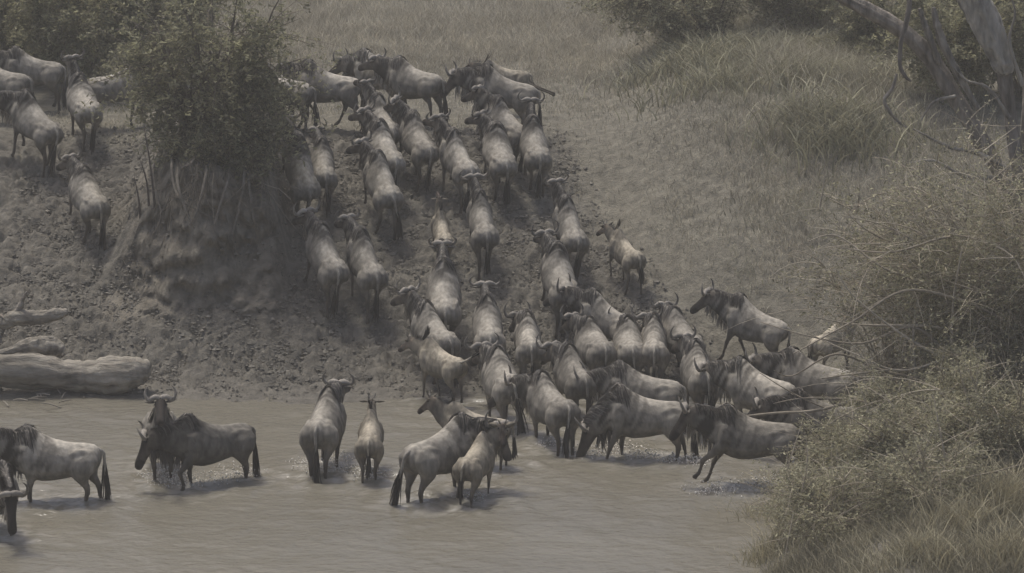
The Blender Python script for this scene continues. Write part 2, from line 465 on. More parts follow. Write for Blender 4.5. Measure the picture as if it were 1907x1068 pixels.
    dg = bpy.context.evaluated_depsgraph_get(); ev = tmp.evaluated_get(dg)
    body = bpy.data.meshes.new_from_object(ev)
    bpy.data.objects.remove(tmp); bpy.data.meshes.remove(me)
    n = len(body.vertices); co = np.empty(n * 3, np.float32); body.vertices.foreach_get('co', co); co = co.reshape(-1, 3).astype(float)
    kd = KDTree(len(V))
    for i, v in enumerate(V): kd.insert(v, i)
    kd.balance()
    near = np.empty((n, 3), int); dist = np.empty((n, 3))
    for i in range(n):
        q = kd.find_n(co[i], 3)
        for j in range(3): near[i, j] = q[j][1]; dist[i, j] = q[j][2]
    w = 1 / (dist + 1e-3); w /= w.sum(1, keepdims=True)
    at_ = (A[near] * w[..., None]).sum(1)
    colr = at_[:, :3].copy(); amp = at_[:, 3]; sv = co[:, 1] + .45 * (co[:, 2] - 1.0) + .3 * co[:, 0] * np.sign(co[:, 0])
    st = vnoise(sv * 15 + co[:, 2] * .5, co[:, 2] * 2.0 + np.sign(co[:, 0]) * 7, seed) * .7 + .3 * vnoise(sv * 30, co[:, 2] * 3, seed + 5)
    st = smooth(.40, .60, st) * amp * smooth(.55, .85, co[:, 2])
    colr = colr * (1 - st[:, None]) + DARK * st[:, None]
    # mud and water soaked into the lower legs and belly of each animal
    mk_ = (1 - smooth(wet - .18, wet + .12, co[:, 2] + .15 * (vnoise(co[:, 1] * 9, co[:, 2] * 6, seed + 9) - .5)))[:, None] * .75
    colr = colr * (1 - mk_) + MUD * .75 * mk_
    pt = smooth(.5, .75, vnoise(co[:, 1] * 4 + 3, co[:, 2] * 4 + co[:, 0] * 3, seed + 3))[:, None]
    colr = colr * (1 - .22 * pt)
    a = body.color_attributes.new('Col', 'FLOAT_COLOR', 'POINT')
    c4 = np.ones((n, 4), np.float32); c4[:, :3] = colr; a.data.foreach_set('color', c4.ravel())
    body.materials.clear(); body.materials.append(M_COAT); body.name = 'wildebeest'
    root = link('wildebeest', body)
    root.matrix_world = Matrix.Translation(Vector(loc)) @ Matrix.Rotation(-R(heading), 4, 'Z') @ Matrix.Rotation(pitch, 4, 'X') @ Matrix.Rotation(roll, 4, 'Y') @ Matrix.Scale(sc, 4)
    tag(root, label, 'wildebeest', 'wildebeest crossing the river and climbing the bank')
    # horns
    hup = norm(hu * .92 - hd * .38); hfw = np.cross(hs, hup)
    sp_ = .74 + .26 * g(); tw = .66 + .34 * g()
    for sx in (-1, 1):
        b0 = h0 + hd * .04 * HL + hu * .075
        if young:
            pts = [(.03, 0, 0), (.05, 0, .03), (.065, -.01, .065), (.072, -.02, .10)]; rd = [.02, .017, .012, .003]
        else:
            pts = [(.015, 0, .00), (.075, .005, .025), (.145, .015, -.005), (.215 * sp_, .02, -.03), (.285 * sp_, .005, .035 * tw), (.30 * sp_, -.015, .13 * tw), (.265 * sp_, -.03, .21 * tw), (.215 * sp_, -.035, .26 * tw)]
            rd = [.046, .047, .037, .031, .026, .020, .012, .003]
        pw = np.array([b0 + hs * p[0] * sx - hfw * p[1] + hup * p[2] for p in pts])
        pw = spline(pw, 14); rw = np.interp(np.linspace(0, 1, 14), np.linspace(0, 1, len(rd)), rd)
        Vh, Fh = tubes(pw[None], rw[None], 7)
        hc = np.array([.27, .245, .21]) * (.75 + .5 * g())
        cc = hc * np.interp(np.linspace(0, 1, 14), [0, .5, 1], [1.0, .85, .35])[:, None]
        mk('horn', Vh, [Fh], M_HORN, np.repeat(cc, 7, 0), True, root)
        # ear
        eb = h0 + hd * .07 * HL + hs * sx * .075 + hu * .02
        ax = norm(hs * sx * .9 - hd * .25 + Z * (-.12 + .25 * g())); el = .19
        n_e = norm(np.cross(ax, hd) * sx)
        t = np.linspace(0, 1, 7); ww = np.array([.018, .038, .048, .046, .036, .02, .002])
        sd = norm(np.cross(ax, n_e)); rows_ = []
        Vv = []
        for tt, wi in zip(t, ww):
            c0 = eb + ax * el * tt
            Vv += [c0 - sd * wi, c0 + n_e * wi * .45, c0 + sd * wi, c0 - n_e * wi * .55]
        Vv = np.array(Vv); ii = np.arange(28).reshape(7, 4); nn = np.roll(ii, -1, 1)
        Fe = np.stack([ii[:-1], nn[:-1], nn[1:], ii[1:]], -1).reshape(-1, 4)
        mk('ear', Vv, [Fe], M_COAT, np.tile(body_col * .55, (28, 1)), True, root)
        # eye
        ep = h0 + hd * .20 * HL + hs * sx * .085 * (.8 if young else 1) + hu * .02
        u1, v1 = np.meshgrid(np.linspace(0.15, np.pi - .15, 5), np.arange(6) / 6 * 2 * np.pi, indexing='ij')
        Ve = ep + .02 * np.stack([np.sin(u1) * np.cos(v1), np.sin(u1) * np.sin(v1), np.cos(u1)], -1).reshape(-1, 3)
        ii = np.arange(30).reshape(5, 6); nn = np.roll(ii, -1, 1)
        mk('eye', Ve, [np.stack([ii[:-1], nn[:-1], nn[1:], ii[1:]], -1).reshape(-1, 4), ii[:1], ii[-1:]], M_EYE, np.tile([.008, .007, .006], (30, 1)), True, root)
    # mane: hair combed down from the crest along the neck and withers
    crest = []  # centre, side, up, w, h
    for i in range(k - 1, -1, -1): crest.append((rows_c := (P[i] - neck_fr[i][1] * (.05 if i < 3 else .02)), neck_fr[i][0], neck_fr[i][1], nw[i], nh[i]))
    for (y, z, w_, h_, e) in tor[9:3:-1]: crest.append((np.array([0, y, z]), X, Z, w_ * fat, h_))
    crest = crest[:4] + crest[6:]
    cc_ = np.array([c[0] for c in crest]); cs = np.array([c[1] for c in crest]); cu = np.array([c[2] for c in crest]); cw = np.array([c[3] for c in crest]); chh = np.array([c[4] for c in crest])
    nh_ = 60 if young else 360
    t = g(nh_) * (4.6 if not young else 4.2); side = np.where(g(nh_) < (.5 + .3 * math.sin(seed)), -1, 1)
    K = 5; f = np.linspace(0, 1, K)
    tt = np.clip(t[:, None] + f * (.5 + .8 * g((nh_, 1))), 0, len(crest) - 1.01)
    i0 = tt.astype(int); ff = (tt - i0)[..., None]
    c_ = cc_[i0] * (1 - ff) + cc_[i0 + 1] * ff; s2 = cs[i0] * (1 - ff) + cs[i0 + 1] * ff; u2 = cu[i0] * (1 - ff) + cu[i0 + 1] * ff
    w2 = cw[i0] * (1 - ff[..., 0]) + cw[i0 + 1] * ff[..., 0]; h2 = chh[i0] * (1 - ff[..., 0]) + chh[i0 + 1] * ff[..., 0]
    ln = (.35 + .75 * g((nh_, 1)))
    phi = np.pi / 2 - f * ln * 1.25 - .05 * g((nh_, 1))
    lift = 1.0 + .09 * np.sin(np.pi * f) * g((nh_, 1)) + (0.02 * (1 - f))
    if young: phi = np.pi / 2 - f * .25; lift = 1.02 + f * .45 * (.5 + g((nh_, 1)))
    Pm = c_ + (lift * w2 * np.cos(phi) * (1 - .18 * np.sin(phi)) * side[:, None])[..., None] * s2 + (lift * h2 * np.sin(phi))[..., None] * u2
    Wm = .0095 * np.array([.8, 1, .9, .6, .1]) * (.6 + .8 * g((nh_, 1)))
    tang = norm(Pm[:, -1] - Pm[:, 0]); outv = norm(Pm[:, 2] - c_[:, 2]); sdv = norm(np.cross(tang, outv))
    Vm, Fm = ribbons(Pm, Wm, sdv)
    hc = DARK * (.6 + .9 * g((nh_, 1))) + (g((nh_, 1)) > .6) * g((nh_, 1)) * np.array([.16, .142, .118])
    if young: hc = DARK * (1 + g((nh_, 1)))
    mk('mane', Vm, [Fm], M_HAIR, np.repeat(hc, K * 2, 0), False, root)
    # beard under the throat and neck
    if not young:
        nbd = 120; t = g(nbd) * (k - 1.05); i0 = t.astype(int); ff = (t - i0)[:, None]
        nfu = np.array([q[1] for q in neck_fr]); nfs = np.array([q[0] for q in neck_fr])
        c0 = P[i0] * (1 - ff) + P[i0 + 1] * ff; uu = nfu[i0]; hh = np.interp(t, np.arange(k), nh)
        st0 = c0 - uu * (hh * .92)[:, None] + nfs[i0] * (r.normal(size=(nbd, 1)) * .025)
        ln = (.15 + .20 * g(nbd)) * np.interp(t, [0, 2, 5], [.7, 1, .9])
        Pb = st0[:, None] + (np.array([0, 0, -1.0]) * ln[:, None])[:, None] * np.linspace(0, 1, 4)[None, :, None] + r.normal(size=(nbd, 1, 3)) * .03 * np.linspace(0, 1, 4)[None, :, None]
        Wb = .012 * np.array([1, 1, .7, .1]) * (.6 + .8 * g((nbd, 1)))
        Vb, Fb = ribbons(Pb, Wb)
        bc = (np.array([.30, .265, .215]) if pose.get('pale_beard', g() < .7) else np.array([.09, .078, .065])) * (.6 + .7 * g((nbd, 1)))
        mk('beard', Vb, [Fb], M_HAIR, np.repeat(bc, 8, 0), False, root)
    # tail
    tx, ty, tz = pose.get('tail', (0.04 * r.normal(), -.06 - .05 * g(), 0))
    tl = .78 if not young else .55
    b0 = np.array([0, -.74 * YS, 1.04])
    p = [b0, b0 + np.array([tx * .1, -.09, -.05 + tz * .15]), b0 + np.array([tx * .4, -.08 + ty * .3, -tl * .35 + tz * .5]), b0 + np.array([tx * .8, -.06 + ty * .7, -tl * .62 + tz * .9]), b0 + np.array([tx, -.05 + ty, -tl + tz * 1.2])]
    ps = spline(p, 12)
    tb = MB()
    Vt, Ft = tubes(ps[None, :9], np.interp(np.linspace(0, 1, 9), [0, .15, .6, 1], [.045, .032, .022, .014])[None], 7)
    tb.add(Vt, [Ft], body_col * .9)
    ns = 60; i0 = 4 + 5 * g(ns); K = 5
    pos = np.stack([np.interp(np.clip(i0[:, None] + np.linspace(0, 5.5, K), 0, 11), np.arange(12), ps[:, q]) for q in range(3)], -1)
    pos = pos + r.normal(size=(ns, 1, 3)) * np.array([.028, .028, .03]) * np.linspace(.2, 1.3, K)[None, :, None]
    pos[:, :, 2] -= np.linspace(0, .10, K)[None] * g((ns, 1))
    Vt, Ft = ribbons(pos, .011 * np.array([.7, 1, 1, .8, .1]) * (.6 + .8 * g((ns, 1))))
    tb.add(Vt, [Ft], np.repeat(DARK * (.45 + .6 * g((ns, 1))), K * 2, 0))
    tb.build('tail', M_HAIR, root, True)
    return root

# pose helpers: head = (neck pitch, neck yaw, head pitch, extra head yaw); legs = FL, FR, HL, HR as (swing, lift)
def walk(ph, a=.2):
    s = math.sin(ph * 6.283); c = math.cos(ph * 6.283)
    return [(a * s, max(0, c) * .22 * (a > .1)), (-a * s, max(0, -c) * .22 * (a > .1)), (a * c * .9, max(0, -s) * .16 * (a > .1)), (-a * c * .9, max(0, s) * .16 * (a > .1))]

WATER_DEPTH = 0.27
#  (label, px, py, heading, scale, young, head, legs phase/None, amp, extras)
W = [
 ('grey wildebeest cut by the left photo edge, rump lit, topmost left herd', 8, 232, -62, 1.0, 0, (15, -10, -40, 0), .1, .12, {}),
 ('wildebeest behind the leftmost ones, side-on with its rump beside the bush animals', 62, 207, -75, 1.0, 0, (15, 0, -40, 0), .35, .15, {}),
 ('wildebeest seen from behind with curled horns raised above leafy shrubs', 152, 262, -22, 1.0, 0, (42, -8, -15, 0), .6, .08, {}),
 ('dark-bellied wildebeest half hidden behind the mound tree, side-on', 226, 240, 84, .98, 0, (10, 0, -40, 0), .2, .1, {}),
 ('wildebeest lowering its bearded head at the left edge above the climbing one', 50, 305, -46, 1.05, 0, (2, -30, -45, -20), .55, .1, {'pale_beard': True}),
 ('lone wildebeest climbing the left gully beside the bare earth mound', 158, 440, -27, 1.0, 0, (22, -5, -40, -10), .12, .28, {}),
 ('wildebeest with its head lost in the thorn tree at the crest', 484, 246, -55, 1.02, 0, (15, -10, -30, 0), .3, .18, {}),
 ('wildebeest mostly hidden behind two others beside the thorn tree', 524, 232, -66, .98, 0, (25, 0, -20, 0), .7, .15, {}),
 ('large maned wildebeest side-on at the crest, striding left toward the thorn tree', 604, 243, -78, 1.04, 0, (12, 0, -8, 0), .45, .26, {}),
 ('wildebeest with brightly lit rump between two others on the crest', 704, 216, -55, 1.0, 0, (5, 0, -40, 0), .15, .15, {'tint': 1.15}),
 ('wildebeest with upright horns, highest of the crest row, dark tail hanging', 772, 234, -52, 1.04, 0, (26, -4, -20, 10), .8, .12, {}),
 ('pale young wildebeest squeezed among adults just below the crest', 694, 250, -28, .72, 1, (30, -10, -30, 0), .3, .15, {}),
 ('pale-backed wildebeest hidden in the middle of the upper slope crowd', 702, 292, -24, .92, 0, (32, -8, -20, 0), .5, .15, {'tint': 1.12}),
 ('maned wildebeest directly behind the pale-backed one on upper slope', 706, 352, -22, 1.0, 0, (26, -12, -35, -10), .9, .15, {}),
 ('wildebeest showing a broad pale forehead sideways, mid upper slope', 768, 332, -24, .98, 0, (34, -20, -45, -25), .25, .16, {}),
 ('wildebeest with dark neck streaks and wide flat horns, upper slope', 842, 368, -24, 1.0, 0, (28, -12, -30, 0), .6, .15, {}),
 ('maned wildebeest standing side-on alone at the right end of crest', 928, 250, -72, 1.05, 0, (8, 0, -62, 0), .0, .08, {}),
 ('galloping young wildebeest stretching both hind hooves behind the maned one', 938, 214, -80, .8, 1, (15, 0, -35, 0), None, 0, {'legs': [(.35, .2), (.3, .25), (-.75, .35), (-.7, .38)], 'z': .1}),
 ('wildebeest with short swept horns just below the lone maned one', 924, 300, -40, .95, 0, (24, -8, -45, 0), .4, .15, {}),
 ('wildebeest with near circular horns and long pale tail, right upper slope', 922, 352, -14, .98, 0, (20, -20, -35, -10), .15, .14, {'tail': (.05, -.1, 0)}),
 ('wildebeest with ears spread wide, rightmost of the upper slope', 990, 340, -10, .98, 0, (38, 6, -30, 0), .85, .16, {}),
 ('shadowed wildebeest close under the mound overhang, leftmost of slope climbers', 545, 392, -20, 1.05, 0, (15, -8, -30, 0), .3, .15, {'tint': .85}),
 ('wildebeest under drooping twigs beside the shadowed climber', 600, 375, -8, .92, 0, (18, -8, -35, 0), .7, .12, {}),
 ('bulky wildebeest climbing with tail swept right, middle left slope', 702, 415, -20, 1.03, 0, (20, -14, -40, -8), .1, .18, {'tail': (.16, -.16, .04)}),
 ('left of two wildebeest climbing side by side on the lower slope', 598, 556, -22, 1.05, 0, (20, -8, -42, -8), .35, .2, {}),
 ('right of two wildebeest climbing side by side on the lower slope', 672, 566, -20, 1.05, 0, (22, -8, -35, 0), .6, .2, {}),
 ('slim tan calf climbing head high in the middle of the slope', 820, 484, -10, .74, 1, (60, 0, 0, 0), .2, .2, {'tail': (.03, -.1, .1)}),
 ('wildebeest climbing right of the slim tan calf', 893, 484, -9, .98, 0, (30, -6, -25, 0), .4, .18, {}),
 ('wildebeest climbing along the muddy edge near the grassy bank', 1052, 494, -14, .98, 0, (32, -10, -25, 0), .75, .18, {}),
 ('small stocky young wildebeest alone on the right mud edge', 1160, 538, -24, .82, 1, (20, -14, -45, -10), .1, .14, {}),
 ('broad-backed wildebeest climbing below the muddy edge one', 1034, 594, -12, 1.06, 0, (16, -8, -35, 0), .3, .15, {}),
 ('broad pale-rumped wildebeest seen straight from behind, central lower slope', 826, 632, -3, 1.1, 0, (24, 0, -20, 0), .55, .18, {'tint': 1.08}),
 ('wildebeest with tall neck leaving the water left of the main crowd', 802, 712, -26, 1.02, 0, (34, -10, -35, -8), .9, .15, {'tint': .9}),
 ('young wildebeest flicking its dark tail right at the water edge', 822, 752, -38, .88, 1, (14, -14, -40, -8), .3, .14, {'tail': (.5, -.15, .62)}),
 ('wildebeest with narrow neck seen from behind above the crowd', 908, 700, -4, 1.03, 0, (24, 0, -20, 0), .65, .12, {}),
 ('tall wildebeest with circular horns, front left of the crowd', 937, 788, -14, 1.1, 0, (20, -10, -35, 0), .15, .1, {}),
 ('short-necked wildebeest rump in a gap at left rear of the crowd', 984, 722, -4, .98, 0, (6, -14, -40, 0), .5, .1, {}),
 ('wildebeest turning its head left with tail hanging, front of the crowd', 1026, 828, -24, 1.04, 0, (12, -32, -45, -25), .85, .08, {'tail': (-.12, -.14, .05)}),
 ('dark wet wildebeest seen from behind in the crowd centre', 1070, 776, -14, 1.06, 0, (18, -12, -35, 0), .2, .12, {'tint': .82}),
 ('wildebeest angled left with curled horns at the back of the crowd', 1118, 682, -48, 1.0, 0, (16, -10, -40, 0), .6, .12, {}),
 ('wildebeest with pale round rump behind the head of the side-on one', 1106, 728, -16, .98, 0, (20, -12, -35, 0), .4, .12, {'tint': 1.1}),
 ('left of two neighbouring rumps at the crowd back, tail hanging straight', 1170, 726, -4, .95, 0, (14, -6, -35, 0), .1, .1, {}),
 ('right of two neighbouring rumps at the crowd back, narrow-shouldered', 1217, 726, 2, .97, 0, (12, -12, -40, 0), .75, .1, {}),
 ('dark side-turned wildebeest behind the horned one on right of crowd', 1262, 712, -22, .95, 0, (16, 10, -40, 0), .45, .12, {'tint': .85}),
 ('bony-hipped wildebeest with wide horns at right of the crowd', 1302, 768, -8, 1.05, 0, (24, -10, -30, 0), .3, .1, {}),
 ('wildebeest facing left with pale beard behind the drinking one', 1196, 798, -72, 1.02, 0, (6, 0, -58, 0), .55, .1, {'pale_beard': True}),
 ('wildebeest drinking with muzzle in the water, side-on', 1200, 852, -88, 1.08, 0, (-42, 0, -72, 0), None, 0, {'legs': [(.32, 0), (.0, 0), (.08, 0), (-.10, .1)]}),
 ('wildebeest leaping left through shallow water, forelegs folded in the air', 1400, 908, -84, 1.05, 0, (20, 0, -58, 0), None, 0, {'legs': [(.58, .16), (.40, .04), (-.1, .03), (-.5, .10)], 'z': .16, 'pale_beard': True}),
 ('wildebeest climbing out alone at the right, dark mane on its back', 1392, 690, -56, .98, 0, (22, -8, -52, 0), .35, .16, {'tint': 1.05}),
 ('bearded wildebeest wading left beside the hanging branch', 1412, 800, -48, 1.06, 0, (14, -12, -58, -8), .6, .12, {'pale_beard': True}),
 ('wildebeest with pale flank partly veiled by the right thicket', 1515, 782, -64, 1.08, 0, (12, -4, -50, 0), .2, .1, {'tint': 1.12}),
 ('shaded wildebeest standing behind the thicket branches near the grass', 1532, 858, -80, 1.05, 0, (10, 0, -50, 0), .8, .1, {'tint': .85}),
 ('pale calf rump at the edge of the right thicket', 1560, 700, 48, .82, 1, (10, 0, -40, 0), .3, .1, {'tint': 1.15}),
 ('lean wildebeest standing side-on in shallow water at the left edge', 104, 932, -88, 1.06, 0, (16, -4, -55, 0), None, 0, {'legs': [(.02, 0), (.12, 0), (.12, 0), (-.14, 0)]}),
 ('wildebeest facing the viewer, cut by the left photo edge, horn curled', -12, 990, 148, 1.05, 0, (8, 12, -66, 10), .4, .08, {'tint': .8}),
 ('dark bull wading left with a raised foreleg, long mane, left water', 396, 900, -124, 1.05, 0, (2, 16, -68, 14), None, 0, {'legs': [(.30, .22), (-.05, 0), (.05, 0), (-.12, 0)], 'tint': .55, 'pale_beard': False}),
 ('wildebeest facing the viewer, wide horns raised behind the dark bull', 302, 882, 172, 1.08, 0, (50, 2, -18, 0), .2, .08, {'tint': .9}),
 ('big wildebeest wading straight away from the viewer, middle water', 606, 874, 7, 1.12, 0, (24, 4, -12, 0), .15, .14, {}),
 ('calf wading away from the viewer with dark ears spread', 690, 886, 0, .88, 1, (36, 0, -30, 0), .55, .12, {}),
 ('wildebeest with long black tail turned right, standing over the calf', 822, 924, 42, 1.1, 0, (16, 45, -42, 75), .3, .1, {'tail': (-.15, -.14, -.05)}),
 ('pale calf standing under the long-tailed adult, looking back at viewer', 886, 930, 18, .88, 1, (40, 60, -55, 95), None, 0, {'legs': [(.05, 0), (-.05, 0), (.12, .1), (-.12, 0)], 'wide': 2, 'tint': 1.1}),
 ('calf facing left behind the long-tailed adult, only head and neck showing', 884, 866, -72, .9, 1, (34, 0, -45, 0), .2, .08, {}),
]
water_legs = []
for i, (label, px, py, hdg, sc, yg, head, ph, amp_, ex) in enumerate(W):
    p = ground_at(px, py)
    hgt = float(hmap(p[0], p[1])); inw = hgt < 0.02
    fwd = np.array([math.sin(R(hdg)), math.cos(R(hdg))])
    if inw:
        z = -WATER_DEPTH * (0.7 if yg else 1); pit = 0
        if hgt > -0.12: z = min(hgt - .02, -.05)
        water_legs.append((p[0], p[1], hdg, sc))
    else:
        a = p[:2] + fwd * .6; b = p[:2] - fwd * .6
        pit = math.atan2(max(0, float(hmap(*a))) - max(0, float(hmap(*b))), 1.2)
        z = 0.5 * (float(hmap(*a)) + float(hmap(*b))) - .03
        pit *= .95
    z += ex.get('z', 0)
    if not ex.get('legs') and not yg and head[0] < 40: head = (head[0] - 9 - 5 * ((i * 3) % 4) / 4,) + tuple(head[1:])
    pose = {'head': head, 'legs': ex.get('legs') or walk(ph, amp_ * (1.0 if inw else 1.55))}
    for q in ('tail', 'pale_beard', 'wide'):
        if q in ex: pose[q] = ex[q]
    make_wildebeest(label, (p[0], p[1], z), hdg, pit, sc * 1.05, pose, 100 + i, bool(yg), (.40 + .35 * ((i * 7) % 10) / 10) if not inw else .50, ex.get('tint', 1.0) * (.9 + .2 * ((i * 13) % 10) / 10))
print('herd', time.time() - T0)

# ------------------------------------------------------------------ river
M_WATER, nt, bs, out = mat_new('muddy_water')
at_n = nt.nodes.new('ShaderNodeAttribute'); at_n.attribute_name = 'Col'
nt.links.new(at_n.outputs['Color'], bs.inputs['Base Color'])
bs.inputs['Roughness'].default_value = 0.18
bs.inputs['Specular IOR Level'].default_value = 0.5
bs.inputs['IOR'].default_value = 1.33
tc = nt.nodes.new('ShaderNodeTexCoord'); mp = nt.nodes.new('ShaderNodeMapping'); mp.inputs['Scale'].default_value = (1, 1.5, 1)
nt.links.new(tc.outputs['Object'], mp.inputs[0])
no = nt.nodes.new('ShaderNodeTexNoise'); no.inputs['Scale'].default_value = 5.0; no.inputs['Detail'].default_value = 5
nt.links.new(mp.outputs[0], no.inputs['Vector'])
bp = nt.nodes.new('ShaderNodeBump'); bp.inputs['Strength'].default_value = 1.0; bp.inputs['Distance'].default_value = 0.04
nt.links.new(no.outputs[0], bp.inputs['Height']); nt.links.new(bp.outputs[0], bs.inputs['Normal'])

wx = axis([(-250, -40, 15), (-40, -12, 1.5), (-11.5, 8, 0.08), (8, 40, 1.5), (40, 250, 15)])
wy = axis([(-20, 40, 4), (40, 44, 0.4), (44, 57, 0.065), (57, 60, 0.5)])
WX, WY = np.meshgrid(wx, wy)
inn = (np.abs(WX) < 14) & (WY > 42)
amp = np.full(WX.shape, 0.022)
foam = np.zeros(WX.shape)
for (x, y, hdg, sc) in water_legs:
    fx, fy = math.sin(R(hdg)), math.cos(R(hdg))
    for s2 in (-.55, 0, .45):
        d2 = ((WX - x - fx * s2) / 0.7) ** 2 + ((WY - y - fy * s2) / 0.7) ** 2
        e = np.exp(-d2); amp += 0.03 * e; foam = np.maximum(foam, e)
warp = fbm(WX * .5, WY * .9, 3, 201)
wz = amp * (1.6 * fbm(WX * 1.9 + warp * 3, WY * 2.9 + WX * .5 + warp, 4, 203) + 0.6 * np.abs(fbm(WX * 3.1 + WY, WY * 5.0, 3, 205)))
wz = np.where(inn, wz, 0) * smooth(-0.02, .5, shore_y(WX) - WY + 0.5)
wc = np.array([0.182, 0.168, 0.132]) * np.ones(WX.shape + (1,))
wc = wc * (1 + 0.12 * fbm(WX * .35, WY * .8, 3, 207)[..., None])
fm = (foam * smooth(.50, .72, vnoise(WX * 9, WY * 16, 209) * .6 + vnoise(WX * 3, WY * 6, 211) * .4 + .08 * foam))[..., None]
wc = wc * (1 - .6 * fm) + np.array([.42, .395, .35]) * .6 * fm
idx = np.arange(WX.size).reshape(WX.shape)
Q = np.stack([idx[:-1, :-1], idx[:-1, 1:], idx[1:, 1:], idx[1:, :-1]], -1).reshape(-1, 4)
mk('river', np.stack([WX, WY, wz], -1).reshape(-1, 3), [Q], M_WATER, wc.reshape(-1, 3), kind='structure')

# splashes thrown up round the wading legs
def splashes():
    b = MB()
    pts = [(1120, 845, 1.0), (1150, 838, 1.0), (1200, 850, .6), (1250, 855, .5), (330, 900, 1.0), (372, 898, .8), (440, 885, .9), (300, 885, .6), (600, 876, 1.0), (575, 870, .7), (625, 856, .5),
           (690, 886, .7), (655, 880, .5), (1330, 915, .9), (1410, 905, 1.0), (1450, 900, .8), (1290, 862, .7), (880, 928, .4), (850, 880, .5), (1030, 828, .4)]
    for (px, py, k) in pts:
        c = ground_at(px, py); n = int(260 * k)
        q = rng.normal(size=(n, 3)) * np.array([.19, .14, .055]) * (.6 + .6 * k); q[:, 2] = np.abs(q[:, 2])
        ctr = c + q; sz = .006 + .014 * rng.random(n) ** 2
        base = np.array([[1, 0, 0], [-1, 0, 0], [0, 1, 0], [0, -1, 0], [0, 0, 1.3], [0, 0, -1.3]])
        V = ctr[:, None] + base[None] * sz[:, None, None]
        tr = np.array([[0, 2, 4], [2, 1, 4], [1, 3, 4], [3, 0, 4], [2, 0, 5], [1, 2, 5], [3, 1, 5], [0, 3, 5]])
        Fc = (tr[None] + (np.arange(n) * 6)[:, None, None]).reshape(-1, 3)
        b.add(V.reshape(-1, 3), [Fc], np.array([.72, .68, .62]))
    b.build('splash_droplets', M_SPLASH, kind='stuff', label='splash droplets thrown up round wading legs')
splashes()

# ------------------------------------------------------------------ vegetation tools
def leaves(P, size, colr, up=.5, aspect=.42, r=rng):
    n = len(P)
    d = r.normal(size=(n, 3)); d[:, 2] *= .6; d = norm(d)
    nn = r.normal(size=(n, 3)); nn[:, 2] += up * 2; nn = norm(nn)
    s = norm(np.cross(d, nn)); L_ = (size * (.6 + .8 * r.random(n)))[:, None]; Wd = L_ * aspect
    V = np.stack([P - d * L_ * .5 - s * Wd * .55, P - d * L_ * .3 + s * Wd * .6, P + d * L_ * .6], 1).reshape(-1, 3)
    Q = np.arange(3 * n).reshape(n, 3)
    c = colr * (.55 + .9 * r.random((n, 1)))
    c = c * np.where(r.random((n, 1)) > .9, 1.35, 1.0)
    return V, Q, np.repeat(c, 3, 0)

